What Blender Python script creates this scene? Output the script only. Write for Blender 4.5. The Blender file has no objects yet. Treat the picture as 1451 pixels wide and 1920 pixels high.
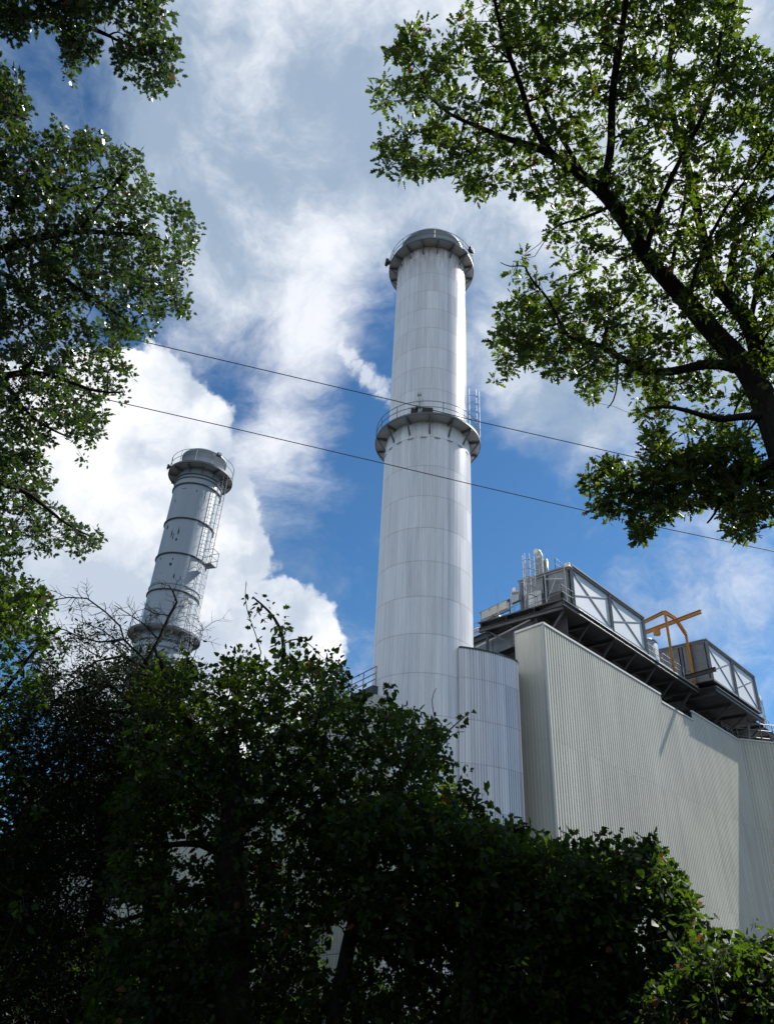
import bpy, math, random
import numpy as np
from mathutils import Vector, Matrix
random.seed(7)
RNG = np.random.default_rng(11)
sc = bpy.context.scene
COL = sc.collection
PI = math.pi

# ------------------------------------------------------------------ camera
F, CX, CY = 1446.0, 725.5, 960.0           # focal length and centre in photo pixels
_u = np.array([122, 2359, -1446.0]); _u /= np.linalg.norm(_u)
_a = np.array([0, 0, -1.0]); _y = _a - _a.dot(_u) * _u; _y /= np.linalg.norm(_y); _x = np.cross(_y, _u)
RC = np.array([_x, _y, _u]); EYE = np.array([0, 0, 1.6])
cam = bpy.data.cameras.new('camera'); camo = bpy.data.objects.new('camera', cam); COL.objects.link(camo)
cam.sensor_fit = 'VERTICAL'; cam.sensor_height = 24; cam.lens = F / 1920 * 24
cam.clip_start = 0.1; cam.clip_end = 6000
camo.matrix_world = Matrix.Translation(EYE) @ Matrix(RC.tolist()).to_4x4()
sc.camera = camo

def ray(x, y):
    v = RC @ np.array([x - CX, CY - y, -F]); return v / np.linalg.norm(v)
def at(x, y, D):                            # point at horizontal distance D
    r = ray(x, y); return EYE + r * D / np.hypot(r[0], r[1])
def sl(x, y, s): return EYE + ray(x, y) * s  # point at slant distance s
def rays(P):
    v = np.column_stack([P[:, 0] - CX, CY - P[:, 1], np.full(len(P), -F)]) @ RC.T
    return v / np.linalg.norm(v, axis=1)[:, None]

# ------------------------------------------------------------------ materials
def mat(name, base=(.5, .5, .5), rough=.5, metal=0., spec=.5):
    m = bpy.data.materials.new(name); m.use_nodes = True
    b = m.node_tree.nodes['Principled BSDF']
    b.inputs['Base Color'].default_value = (*base, 1); b.inputs['Roughness'].default_value = rough
    b.inputs['Metallic'].default_value = metal; b.inputs['Specular IOR Level'].default_value = spec
    return m, m.node_tree, b
class N:
    """tiny node helper"""
    def __init__(s, nt): s.nt = nt
    def n(s, t, **k):
        o = s.nt.nodes.new(t)
        for a, v in k.items(): setattr(o, a, v)
        return o
    def link(s, a, b): s.nt.links.new(a, b)
    def put(s, sock, v):
        if hasattr(v, 'is_linked') or isinstance(v, bpy.types.NodeSocket): s.link(v, sock)
        else: sock.default_value = v
    def math(s, op, a, b=None, c=None, clamp=False):
        o = s.n('ShaderNodeMath', operation=op, use_clamp=clamp); s.put(o.inputs[0], a)
        if b is not None: s.put(o.inputs[1], b)
        if c is not None: s.put(o.inputs[2], c)
        return o.outputs[0]
    def noise(s, vec, scale, detail=4, rough=.55, dim='3D'):
        o = s.n('ShaderNodeTexNoise', noise_dimensions=dim); s.link(vec, o.inputs['Vector'])
        o.inputs['Scale'].default_value = scale; o.inputs['Detail'].default_value = detail; o.inputs['Roughness'].default_value = rough
        return o
    def mapr(s, v, a, b, c=0., d=1., t='LINEAR'):
        o = s.n('ShaderNodeMapRange', interpolation_type=t); s.put(o.inputs[0], v)
        for i, q in enumerate((a, b, c, d)): s.put(o.inputs[i + 1], q)
        return o.outputs[0]
    def mixc(s, f, a, b, blend='MIX'):
        o = s.n('ShaderNodeMix', data_type='RGBA', blend_type=blend); s.put(o.inputs[0], f)
        s.put(o.inputs[6], a); s.put(o.inputs[7], b); return o.outputs[2]
    def vmul(s, v, t):
        o = s.n('ShaderNodeVectorMath', operation='MULTIPLY'); s.link(v, o.inputs[0]); o.inputs[1].default_value = t; return o.outputs[0]
    def obj(s): return s.n('ShaderNodeTexCoord').outputs['Object']

def weathered(name, base, rough=.5, metal=0., amt=.25, scale=(3, 3, .4), dark=(.5, .5, .5), bump=0.):
    m, nt, b = mat(name, base, rough, metal); h = N(nt)
    co = h.obj(); n1 = h.noise(h.vmul(co, scale), 1.0, 6, .6).outputs[0]; n2 = h.noise(co, .35, 3).outputs[0]
    f = h.math('MULTIPLY', h.mapr(n1, .35, .75), amt, clamp=True)
    c = h.mixc(f, (*base, 1), (*[x * y for x, y in zip(base, dark)], 1))
    c = h.mixc(h.mapr(n2, .3, .7, 0, .18), c, (base[0] * 1.15, base[1] * 1.13, base[2] * 1.1, 1))
    h.link(c, b.inputs['Base Color'])
    h.link(h.mapr(n1, .2, .8, rough * .8, min(1, rough * 1.25)), b.inputs['Roughness'])
    if bump:
        bp = h.n('ShaderNodeBump'); bp.inputs['Strength'].default_value = bump; bp.inputs['Distance'].default_value = .02
        h.link(h.noise(co, 14, 5).outputs[0], bp.inputs['Height']); h.link(bp.outputs[0], b.inputs['Normal'])
    return m

def cladding(name, base, rowh, strips, rough, metal, vary=.22, cyl=True, seam=.045, top=None):
    """sheet-metal cladding: overlapping sheets in rows and columns, each a slightly different shade, with a joint line"""
    m, nt, b = mat(name, base, rough, metal); h = N(nt)
    co = h.obj(); sp = h.n('ShaderNodeSeparateXYZ'); h.link(co, sp.inputs[0])
    X, Y, Z = sp.outputs
    ang = h.math('ARCTAN2', Y, X) if cyl else h.math('ADD', X, Y)
    a = h.math('MULTIPLY', ang, strips / (2 * PI) if cyl else strips)
    zr = h.math('DIVIDE', Z, rowh)
    cid = h.n('ShaderNodeCombineXYZ'); h.link(h.math('FLOOR', a), cid.inputs[0]); h.link(h.math('FLOOR', zr), cid.inputs[1])
    wn = h.n('ShaderNodeTexWhiteNoise', noise_dimensions='3D'); h.link(cid.outputs[0], wn.inputs[0])
    cid2 = h.n('ShaderNodeCombineXYZ'); h.link(h.math('FLOOR', h.math('MULTIPLY', a, 9.1)), cid2.inputs[0])
    wn2 = h.n('ShaderNodeTexWhiteNoise', noise_dimensions='3D'); h.link(cid2.outputs[0], wn2.inputs[0])
    st = h.noise(h.vmul(co, (5, 5, .22)), 1.0, 6, .65).outputs[0]
    v = h.math('ADD', h.math('MULTIPLY', wn.outputs[0], vary), h.math('MULTIPLY', wn2.outputs[0], vary * .9))
    v = h.math('ADD', v, h.mapr(st, .3, .7, -.10, .12))
    v = h.math('ADD', v, 1 - vary * .8)
    fr = h.math('FRACT', zr)
    sm = h.math('LESS_THAN', fr, seam / rowh)
    v = h.math('MULTIPLY', v, h.math('SUBTRACT', 1, h.math('MULTIPLY', sm, .30)))
    frv = h.math('LESS_THAN', h.math('FRACT', a), .03)
    v = h.math('MULTIPLY', v, h.math('SUBTRACT', 1, h.math('MULTIPLY', frv, .22)))
    vv = h.n('ShaderNodeVectorMath', operation='SCALE'); vv.inputs[0].default_value = base; h.link(v, vv.inputs[3])
    col = vv.outputs[0]
    if top:                                  # rusty soot staining running down from the top ring
        sn = h.noise(h.vmul(co, (4, 4, .5)), 1.0, 6, .7).outputs[0]
        col = h.mixc(h.math('MULTIPLY', h.mapr(Z, top - 3.5, top, 0, 1), h.mapr(sn, .4, .62, 0, .75), clamp=True), col, (.34, .24, .19, 1))
    h.link(col, b.inputs['Base Color'])
    h.link(h.mapr(wn.outputs[0], 0, 1, rough - .07, rough + .1), b.inputs['Roughness'])
    return m

M = {}
M['alu'] = cladding('corrugated_aluminium', (.88, .875, .885), 2.02, 22, .36, .18, vary=.14, top=53.4)
M['alu_low'] = cladding('corrugated_aluminium_lower', (.87, .865, .875), 2.42, 22, .38, .18, vary=.14)
M['alu_annex'] = cladding('corrugated_aluminium_annex', (.72, .70, .71), 2.42, .5, .38, .4, cyl=False)
def beige():
    m, nt, b = mat('beige_sheet', (.58, .57, .50), .48); h = N(nt); co = h.obj(); sp = h.n('ShaderNodeSeparateXYZ'); h.link(co, sp.inputs[0])
    X, Y, Z = sp.outputs; u = h.math('ADD', h.math('MULTIPLY', X, .683), h.math('MULTIPLY', Y, .730))
    cid = h.n('ShaderNodeCombineXYZ'); h.link(h.math('FLOOR', h.math('DIVIDE', u, .9)), cid.inputs[0]); h.link(h.math('FLOOR', h.math('DIVIDE', Z, 7.1)), cid.inputs[1])
    wn = h.n('ShaderNodeTexWhiteNoise', noise_dimensions='3D'); h.link(cid.outputs[0], wn.inputs[0])
    v = h.mapr(wn.outputs[0], 0, 1, .93, 1.04)
    v = h.math('MULTIPLY', v, h.mapr(h.noise(h.vmul(co, (2.5, 2.5, .12)), 1, 7, .65).outputs[0], .3, .7, .90, 1.06))
    v = h.math('MULTIPLY', v, h.mapr(h.noise(co, .22, 4).outputs[0], .3, .7, .93, 1.05))
    v = h.math('MULTIPLY', v, h.mapr(h.math('LESS_THAN', h.math('FRACT', h.math('DIVIDE', Z, 7.1)), .006), 0, 1, 1, .86))
    v = h.math('MULTIPLY', v, h.mapr(h.math('LESS_THAN', h.math('FRACT', h.math('DIVIDE', u, .9)), .03), 0, 1, 1, .88))
    vv = h.n('ShaderNodeVectorMath', operation='SCALE'); vv.inputs[0].default_value = (.58, .57, .50); h.link(v, vv.inputs[3]); h.link(vv.outputs[0], b.inputs['Base Color']); return m
M['beige'] = beige()
M['trim'] = weathered('pale_trim', (.62, .62, .60), .45, 0, .3)
M['steel'] = weathered('grey_painted_steel', (.20, .22, .24), .45, 0, .5, (2, 2, 2), (.4, .38, .36))
M['darksteel'] = weathered('dark_steel', (.055, .058, .062), .55, 0, .5, (2, 2, 2), (.5, .45, .4))
M['deck'] = weathered('deck_plate', (.48, .50, .53), .4, .2, .4, (1, 1, 1), (.55, .52, .5))
M['galv'] = weathered('galvanised', (.40, .42, .44), .45, .4, .3, (3, 3, 3))
M['panel'] = weathered('silver_panel', (.68, .69, .71), .45, .1, .35, (.5, .5, .8), (.75, .78, .8))
M['paint'] = None
M['stackpaint'] = weathered('blue_grey_paint', (.36, .41, .46), .42, 0, .35, (1.2, 1.2, .15), (.7, .72, .74))
M['orange'] = weathered('orange_paint', (.60, .29, .06), .5, 0, .35, (2, 2, 2), (.6, .55, .6))
M['white'] = weathered('off_white', (.72, .72, .70), .5, 0, .35, (2, 2, 2))
M['cream'] = weathered('cream_cabinet', (.55, .52, .44), .5, 0, .35, (2, 2, 2))
M['black'] = mat('black_plastic', (.015, .015, .017), .5)[0]
M['bracket'] = weathered('dark_bracket_steel', (.14, .155, .17), .5, 0, .5, (2, 2, 2), (.7, .5, .4))
M['glass'] = mat('lamp_glass', (.35, .38, .42), .08, 0)[0]
M['cable'] = mat('cable_black', (.012, .012, .014), .6)[0]
M['concrete'] = weathered('concrete', (.25, .25, .24), .85, 0, .5, (1, 1, 1))
M['rust'] = weathered('rust_scab', (.035, .04, .045), .8, 0, .4)

def bark(name, base):
    m, nt, b = mat(name, base, .9, 0, .2); h = N(nt); co = h.obj()
    n = h.noise(h.vmul(co, (1, 1, .25)), 16, 6, .65).outputs[0]; n2 = h.noise(co, 1.5, 3).outputs[0]
    c = h.mixc(h.mapr(n, .35, .7), (*[x * .45 for x in base], 1), (*[x * 1.5 for x in base], 1))
    c = h.mixc(h.mapr(n2, .45, .7, 0, .35), c, (base[0] * 1.1, base[1] * 1.35, base[2] * 1.0, 1))
    h.link(c, b.inputs['Base Color'])
    bp = h.n('ShaderNodeBump'); bp.inputs['Strength'].default_value = .9; bp.inputs['Distance'].default_value = .04
    h.link(n, bp.inputs['Height']); h.link(bp.outputs[0], b.inputs['Normal']); return m
M['bark'] = bark('oak_bark', (.026, .021, .017))
M['twig'] = bark('twig_bark', (.018, .015, .012))

def leafmat(name, c1, c2, t1, t2, trans=.42, rough=.42, spec=.5):
    m, nt, b = mat(name, c1, rough, 0, spec); h = N(nt)
    g = h.n('ShaderNodeNewGeometry').outputs['Random Per Island']
    co = h.obj(); cl = h.noise(co, .8, 3).outputs[0]
    f = h.math('ADD', h.math('MULTIPLY', g, .65), h.mapr(cl, .3, .7, 0, .35))
    h.link(h.mixc(f, (*c1, 1), (*c2, 1)), b.inputs['Base Color'])
    dead = h.math('GREATER_THAN', h.math('FRACT', h.math('MULTIPLY', g, 37.0)), .988)
    h.link(h.mixc(dead, h.mixc(f, (*c1, 1), (*c2, 1)), (.10, .05, .02, 1)), b.inputs['Base Color'])
    tr = h.n('ShaderNodeBsdfTranslucent'); h.link(h.mixc(dead, h.mixc(f, (*t1, 1), (*t2, 1)), (.18, .08, .02, 1)), tr.inputs[0])
    mx = h.n('ShaderNodeMixShader'); mx.inputs[0].default_value = trans
    out = [x for x in nt.nodes if x.type == 'OUTPUT_MATERIAL'][0]
    h.link(b.outputs[0], mx.inputs[1]); h.link(tr.outputs[0], mx.inputs[2]); h.link(mx.outputs[0], out.inputs[0])
    return m
M['oakleaf'] = leafmat('oak_leaf', (.018, .036, .009), (.038, .064, .013), (.06, .125, .008), (.20, .28, .014), .42)
M['mapleleaf'] = leafmat('maple_leaf', (.022, .044, .016), (.046, .078, .026), (.04, .085, .010), (.10, .17, .014), .34, .34, .9)
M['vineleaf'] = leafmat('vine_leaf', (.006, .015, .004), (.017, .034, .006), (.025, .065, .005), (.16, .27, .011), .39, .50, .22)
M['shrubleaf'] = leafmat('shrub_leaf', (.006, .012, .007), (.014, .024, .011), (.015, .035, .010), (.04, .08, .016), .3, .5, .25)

# ------------------------------------------------------------------ mesh helpers
class MB:
    def __init__(s): s.v = []; s.f = []
    def add(s, vs, fs):
        o = len(s.v); s.v += [tuple(map(float, p)) for p in vs]; s.f += [tuple(i + o for i in f) for f in fs]; return s
    def box(s, c, sx, sy, sz, ax=None):
        """box centred at c; ax = (x axis, y axis, z axis) unit vectors"""
        X, Y, Z = [np.array(a, float) for a in (ax or ((1, 0, 0), (0, 1, 0), (0, 0, 1)))]
        c = np.array(c, float); vs = [c + X * sx / 2 * i + Y * sy / 2 * j + Z * sz / 2 * k for i in (-1, 1) for j in (-1, 1) for k in (-1, 1)]
        return s.add(vs, [(0, 1, 3, 2), (4, 6, 7, 5), (0, 4, 5, 1), (2, 3, 7, 6), (0, 2, 6, 4), (1, 5, 7, 3)])
    def bar(s, p, q, w, h=None, up=(0, 0, 1)):
        p = np.array(p, float); q = np.array(q, float); d = q - p; L = np.linalg.norm(d)
        if L < 1e-6: return s
        d /= L; up = np.array(up, float); x = np.cross(d, up)
        if np.linalg.norm(x) < 1e-3: x = np.cross(d, (1, 0, 0))
        x /= np.linalg.norm(x); z = np.cross(x, d)
        return s.box((p + q) / 2, w, L, h or w, (x, d, z))
    def ibeam(s, p, q, w, h, t=.03):
        p = np.array(p, float); q = np.array(q, float); d = q - p; d /= np.linalg.norm(d)
        up = np.array((0, 0, 1.)); x = np.cross(d, up)
        if np.linalg.norm(x) < 1e-3: x = np.array((1., 0, 0))
        x /= np.linalg.norm(x); z = np.cross(x, d)
        for o in (-h / 2 + t / 2, h / 2 - t / 2): s.bar(p + z * o, q + z * o, w, t)
        s.bar(p, q, t * .7, h - 2 * t - .002); return s
    def tube(s, pts, r, n=6, cap=True):
        pts = [np.array(p, float) for p in pts]; rr = r if hasattr(r, '__len__') else [r] * len(pts)
        o = len(s.v); prev = None
        for i, p in enumerate(pts):
            d = pts[min(i + 1, len(pts) - 1)] - pts[max(i - 1, 0)]; d = d / (np.linalg.norm(d) + 1e-12)
            if prev is None:
                a = np.array((0, 0, 1.)) if abs(d[2]) < .9 else np.array((1., 0, 0)); x = np.cross(d, a)
            else: x = prev - d * prev.dot(d)
            x /= (np.linalg.norm(x) + 1e-12); prev = x; y = np.cross(d, x)
            for k in range(n):
                t = 2 * PI * k / n; s.v.append(tuple((p + (x * math.cos(t) + y * math.sin(t)) * rr[i]).tolist()))
        for i in range(len(pts) - 1):
            for k in range(n):
                a = o + i * n + k; b = o + i * n + (k + 1) % n; s.f.append((a, b, b + n, a + n))
        if cap: s.f.append(tuple(o + k for k in range(n))[::-1]); s.f.append(tuple(o + (len(pts) - 1) * n + k for k in range(n)))
        return s
    def lathe(s, prof, n=64, c=(0, 0), rib=0, ribs=0, a0=0, a1=2 * PI):
        """surface of revolution; rib = depth of vertical corrugation"""
        o = len(s.v); closed = abs(a1 - a0 - 2 * PI) < 1e-6
        m = n if closed else n + 1
        for r, z in prof:
            for k in range(m):
                t = a0 + (a1 - a0) * k / n; q = r
                if rib: q = r + (rib if (k % 4) in (0, 1) else 0)
                s.v.append((c[0] + q * math.cos(t), c[1] + q * math.sin(t), z))
        for i in range(len(prof) - 1):
            for k in range(n):
                a = o + i * m + k; b = o + i * m + (k + 1) % m; s.f.append((a, b, b + m, a + m))
        return s
    def sheet(s, path, z0, z1, pitch=.3, depth=.045, side=1):
        """corrugated sheet standing along a polyline path (list of 2D points); z1 may be a function of the length"""
        P = [np.array(p, float) for p in path]; o = len(s.v); pts = []; L0 = 0
        for a, b in zip(P[:-1], P[1:]):
            d = b - a; L = np.linalg.norm(d); d = d / L; nn = np.array([d[1], -d[0]]) * side; k = max(1, round(L / pitch)); st = L / k
            for i in range(k):
                for f, q in ((0, 0), (.42, 0), (.52, depth), (.9, depth)):
                    t = (i + f) * st; pts.append((a + d * t + nn * q, L0 + t))
            pts.append((b, L0 + L)); L0 += L
        for p, t in pts:
            zt = z1(t) if callable(z1) else z1
            s.v.append((p[0], p[1], z0)); s.v.append((p[0], p[1], zt))
        for i in range(len(pts) - 1):
            a = o + 2 * i; s.f.append((a, a + 2, a + 3, a + 1))
        return s
    def build(s, name, m, parent=None, smooth=False):
        me = bpy.data.meshes.new(name); off = np.array(parent_loc(parent)) if parent else np.zeros(3)
        v = np.array(s.v) - off if len(s.v) else np.zeros((0, 3))
        me.from_pydata(v.tolist(), [], s.f); me.materials.append(m)
        if smooth: me.polygons.foreach_set('use_smooth', [True] * len(me.polygons))
        me.update(); o = bpy.data.objects.new(name, me); COL.objects.link(o)
        if parent: o.parent = parent
        return o
def parent_loc(p):
    q = Vector((0, 0, 0))
    while p: q = q + p.location; p = p.parent
    return q
def thing(name, label, cat, loc, group=None):
    o = bpy.data.objects.new(name, None); COL.objects.link(o); o.location = [float(x) for x in loc]; o.empty_display_size = .3
    o['label'] = label; o['category'] = cat
    if group: o['group'] = group
    return o
def tag(o, label, cat, group=None):
    o['label'] = label; o['category'] = cat
    if group: o['group'] = group
    return o
def struct(o): o['kind'] = 'structure'; return o

# ------------------------------------------------------------------ sun and sky
SAZ, SEL = math.radians(62), math.radians(46)
sv = Vector((math.sin(SAZ) * math.cos(SEL), math.cos(SAZ) * math.cos(SEL), math.sin(SEL)))
sun = bpy.data.lights.new('sun', 'SUN'); suno = bpy.data.objects.new('sun', sun); COL.objects.link(suno)
sun.energy = 5.0; sun.angle = math.radians(.5); sun.color = (1, .96, .90)
suno.rotation_euler = sv.to_track_quat('Z', 'Y').to_euler(); suno.location = (20, 20, 80)

def make_world():
    w = bpy.data.worlds.new('World'); sc.world = w; w.use_nodes = True; nt = w.node_tree; nt.nodes.clear(); h = N(nt)
    out = h.n('ShaderNodeOutputWorld'); bg = h.n('ShaderNodeBackground'); h.link(bg.outputs[0], out.inputs[0]); bg.inputs[1].default_value = .1
    sky = h.n('ShaderNodeTexSky'); sky.sky_type = 'NISHITA'; sky.sun_disc = False; sky.sun_elevation = SEL; sky.sun_rotation = SAZ
    sky.air_density = 1.0; sky.dust_density = .35; sky.ozone_density = 3.0
    co = h.n('ShaderNodeTexCoord').outputs['Generated']
    nv = h.n('ShaderNodeVectorMath', operation='NORMALIZE'); h.link(co, nv.inputs[0]); V = nv.outputs[0]
    def warp(v, scale, amt, det=5, rough=.6):
        n = h.noise(v, scale, det, rough)
        s = h.n('ShaderNodeVectorMath', operation='SUBTRACT'); h.link(n.outputs['Color'], s.inputs[0]); s.inputs[1].default_value = (.5, .5, .5)
        k = h.n('ShaderNodeVectorMath', operation='SCALE'); h.link(s.outputs[0], k.inputs[0]); k.inputs[3].default_value = amt
        a = h.n('ShaderNodeVectorMath', operation='ADD'); h.link(v, a.inputs[0]); h.link(k.outputs[0], a.inputs[1]); return a.outputs[0]
    def blob(v, x, y, r, wgt=1.):
        c = ray(x, y); d = h.n('ShaderNodeVectorMath', operation='DISTANCE'); h.link(v, d.inputs[0]); d.inputs[1].default_value = c.tolist()
        t = math.cos(math.atan(math.hypot(x - CX, y - CY) / F)); rr = r / F * t
        return h.mapr(d.outputs['Value'], 0., rr, wgt, 0., 'SMOOTHSTEP')
    def acc(vals, op='ADD'):
        o = vals[0]
        for q in vals[1:]: o = h.math(op, o, q)
        return o
    # high broken cloud
    Vw = warp(V, 2.2, .22)
    soft = [(560, 60, 420, .75), (470, 250, 330, .75), (640, 380, 300, .55), (330, 330, 230, .35), (560, 480, 260, .5), (450, 560, 240, .35), (600, 700, 190, .30), (900, 180, 420, .75),
            (1250, 150, 460, .85), (1000, 480, 300, .55), (1300, 480, 380, .8), (520, 800, 190, .42), (430, 440, 200, .35), (690, 560, 170, .3), (350, 600, 150, .3), (560, 850, 150, .3), (600, 620, 200, .3), (660, 640, 150, .34), (640, 760, 150, .2), (540, 800, 130, .1), (960, 640, 170, .45), (960, 780, 150, .3), (1080, 880, 130, .22), (120, 480, 260, .75), (60, 650, 200, .5), (250, 420, 160, .4), (1010, 760, 170, .3), (930, 1000, 130, .18), (1400, 1060, 160, .3), (1180, 800, 140, .25), (960, 380, 200, .3), (920, 620, 240, .33), (1130, 720, 200, .42), (1040, 830, 160, .22),
            (1330, 1090, 210, .36), (1250, 640, 300, .45), (1120, 1080, 120, .12), (890, 1100, 90, .25), (400, 800, 120, .15), (620, 560, 120, .22), (130, 1200, 260, .42), (60, 850, 300, .5),
            (200, 60, 220, .3), (-300, 300, 500, .6), (700, -500, 800, .8), (1900, 600, 600, .6), (2300, 1300, 700, .5), (-500, 1200, 600, .6)]
    off = [(-.5, -.6, .62, .9, .8), (.5, -.7, .5, .9, .8), (-.9, -.1, .4, .8, .7), (.0, -.9, .3, .8, .7), (.1, -.1, 1, .6, .7)]
    base = acc([blob(Vw, *b) for b in soft])
    for x_, y_, z_, r_, w_ in off:                                  # unseen cloud, added over the rest of the sky to cut blue ambient
        q_ = np.array([x_, y_, z_]); q_ = q_ / np.linalg.norm(q_); d_ = h.n('ShaderNodeVectorMath', operation='DISTANCE'); h.link(Vw, d_.inputs[0]); d_.inputs[1].default_value = q_.tolist()
        base = h.math('ADD', base, h.mapr(d_.outputs['Value'], 0., r_, w_, 0., 'SMOOTHSTEP'))
    fb = h.noise(h.vmul(warp(Vw, 4, .12), (1, 1, 1.6)), 3.4, 10, .64).outputs[0]
    fb2 = h.noise(warp(V, 5, .15), 9, 8, .6).outputs[0]
    dn = h.math('ADD', h.math('ADD', base, h.mapr(fb, .28, .72, -.70, .55)), h.mapr(fb2, .3, .7, -.12, .12))
    a1 = h.mapr(dn, -.05, 1.0, 0, .94, 'SMOOTHSTEP')
    shade = h.mapr(h.noise(warp(V, 3, .2), 4.2, 10, .64).outputs[0], .36, .64, 0, 1, 'SMOOTHSTEP')
    c1 = h.mixc(shade, (2.45, 3.15, 4.1, 1), (6.3, 6.5, 6.9, 1))
    # colour of the clear sky, a little deeper than the model gives
    skyc = h.mixc(1.0, sky.outputs[0], (.35, .60, .75, 1), 'MULTIPLY')
    res = h.mixc(a1, skyc, c1)
    # towering cumulus
    Vc = warp(warp(V, 8, .065, 7, .6), 22, .022, 6, .6)
    cum = [(250, 810, 160), (170, 760, 110), (330, 830, 120), (110, 860, 150), (60, 780, 120), (290, 960, 190), (390, 960, 110), (150, 1020, 200), (330, 1090, 190), (420, 1030, 90), (250, 730, 75),
           (460, 1190, 130), (540, 1200, 110), (585, 1215, 70), (520, 1150, 75), (400, 1230, 150), (250, 1200, 170), (500, 1290, 150), (40, 950, 140), (345, 780, 70), (560, 1290, 90)]
    cf = acc([blob(Vc, x, y, r * 1.3) for x, y, r in cum], 'MAXIMUM')
    edge = h.noise(V, 26, 8, .62).outputs[0]
    cf2 = h.math('ADD', cf, h.mapr(edge, .3, .7, -.10, .10))
    a2 = h.mapr(cf2, .13, .26, 0, 1, 'SMOOTHSTEP')
    n3 = h.noise(warp(V, 5, .12), 7, 8, .55).outputs[0]
    lee = acc([blob(V, 110, 1150, 260, .9), blob(V, 400, 880, 90, .35), blob(V, 230, 1130, 140, .5), blob(V, 60, 1050, 160, .5)])
    sh2 = h.math('SUBTRACT', h.mapr(n3, .36, .60, .0, 1, 'SMOOTHSTEP'), h.math('MULTIPLY', lee, .75), clamp=True)
    c2 = h.mixc(sh2, (3.7, 4.25, 5.05, 1), (6.8, 6.9, 7.1, 1))
    res = h.mixc(a2, res, c2)
    # steam drifting off behind the tall chimney
    Vs = warp(warp(V, 14, .05, 7, .65), 45, .022, 6, .65)
    st = acc([blob(Vs, x, y, r) for x, y, r in ((655, 668, 30), (668, 690, 30), (690, 705, 32), (706, 722, 32), (722, 738, 34), (742, 755, 36), (606, 458, 60), (570, 475, 50), (640, 640, 22), (645, 655, 24))], 'MAXIMUM')
    st = h.math('MULTIPLY', st, h.mapr(h.noise(warp(V, 12, .05), 18, 7, .65).outputs[0], .35, .6, .2, 1.1))
    res = h.mixc(h.mapr(st, .05, .9, 0, .62, 'SMOOTHSTEP'), res, (6.4, 6.6, 6.9, 1))
    h.link(res, bg.inputs[0])
make_world()

# ------------------------------------------------------------------ ground
g = MB(); R_ = [0, 4, 8, 14, 22, 34, 50, 80, 150, 400, 1200, 4000]; n = 72
gv = []
for r in R_:
    for k in range(n):
        t = 2 * PI * k / n; x, y = r * math.cos(t), r * math.sin(t)
        z = .12 * math.sin(x * .7 + 1) * math.cos(y * .5) * min(1, r / 6) * (1 if r < 100 else 0); gv.append((x, y, z))
g.add(gv, [(i * n + k, i * n + (k + 1) % n, (i + 1) * n + (k + 1) % n, (i + 1) * n + k) for i in range(len(R_) - 1) for k in range(n)])
gm, nt, b = mat('leaf_litter_soil', (.03, .026, .018), .95); h = N(nt); co = h.obj()
h.link(h.mixc(h.mapr(h.noise(co, 3, 8, .7).outputs[0], .35, .65), (.018, .02, .010, 1), (.05, .04, .024, 1)), b.inputs['Base Color'])
bp = h.n('ShaderNodeBump'); bp.inputs['Strength'].default_value = 1; bp.inputs['Distance'].default_value = .1
h.link(h.noise(co, 9, 6).outputs[0], bp.inputs['Height']); h.link(bp.outputs[0], b.inputs['Normal'])
struct(g.build('ground', gm))

# ------------------------------------------------------------------ tall chimney
def ring_rail(mb, c, R, z, posts, r=.026, a0=0, a1=2 * PI, levels=(1.05, .55), kick=True):
    n = 72; full = abs(a1 - a0 - 2 * PI) < 1e-6
    for lv in levels:
        mb.tube([(c[0] + R * math.cos(a0 + (a1 - a0) * k / n), c[1] + R * math.sin(a0 + (a1 - a0) * k / n), z + lv) for k in range(n + 1)], r, 5)
    for k in range(posts + (0 if full else 1)):
        t = a0 + (a1 - a0) * k / posts; x, y = c[0] + R * math.cos(t), c[1] + R * math.sin(t)
        mb.tube([(x, y, z), (x, y, z + levels[0])], r * 1.05, 5)
def circ_platform(root, c, Ri, Ro, z, nb, drop, rail_r=.026, bw=.10, steel='steel', phase=.1, thick=.12):
    p = MB(); p.lathe([(Ri, z - thick), (Ro - .03, z - thick), (Ro - .03, z), (Ri, z)], 72, c)
    pl = p.build('platform_deck', M['deck'], root)
    q = MB(); q.lathe([(Ro - .028, z - .13), (Ro + .02, z - .13), (Ro + .02, z + .03), (Ro - .028, z + .03), (Ro - .028, z - .13)], 72, c); q.build('rim_channel', M['bracket'], root)
    for k in range(nb):
        t = phase + 2 * PI * k / nb; e = np.array([math.cos(t), math.sin(t), 0]); C0 = np.array([c[0], c[1], 0]); b = MB()
        b.bar(C0 + e * Ri + (0, 0, z - .2), C0 + e * (Ro - .03) + (0, 0, z - .2), bw, .16)
        b.bar(C0 + e * (Ri + .1) + (0, 0, z - drop), C0 + e * (Ro - .08) + (0, 0, z - .22), bw)
        b.build('bracket', M['bracket'], root)
    r = MB(); ring_rail(r, c, Ro - .03, z, nb, rail_r); r.build('railing', M[steel], root)
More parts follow.
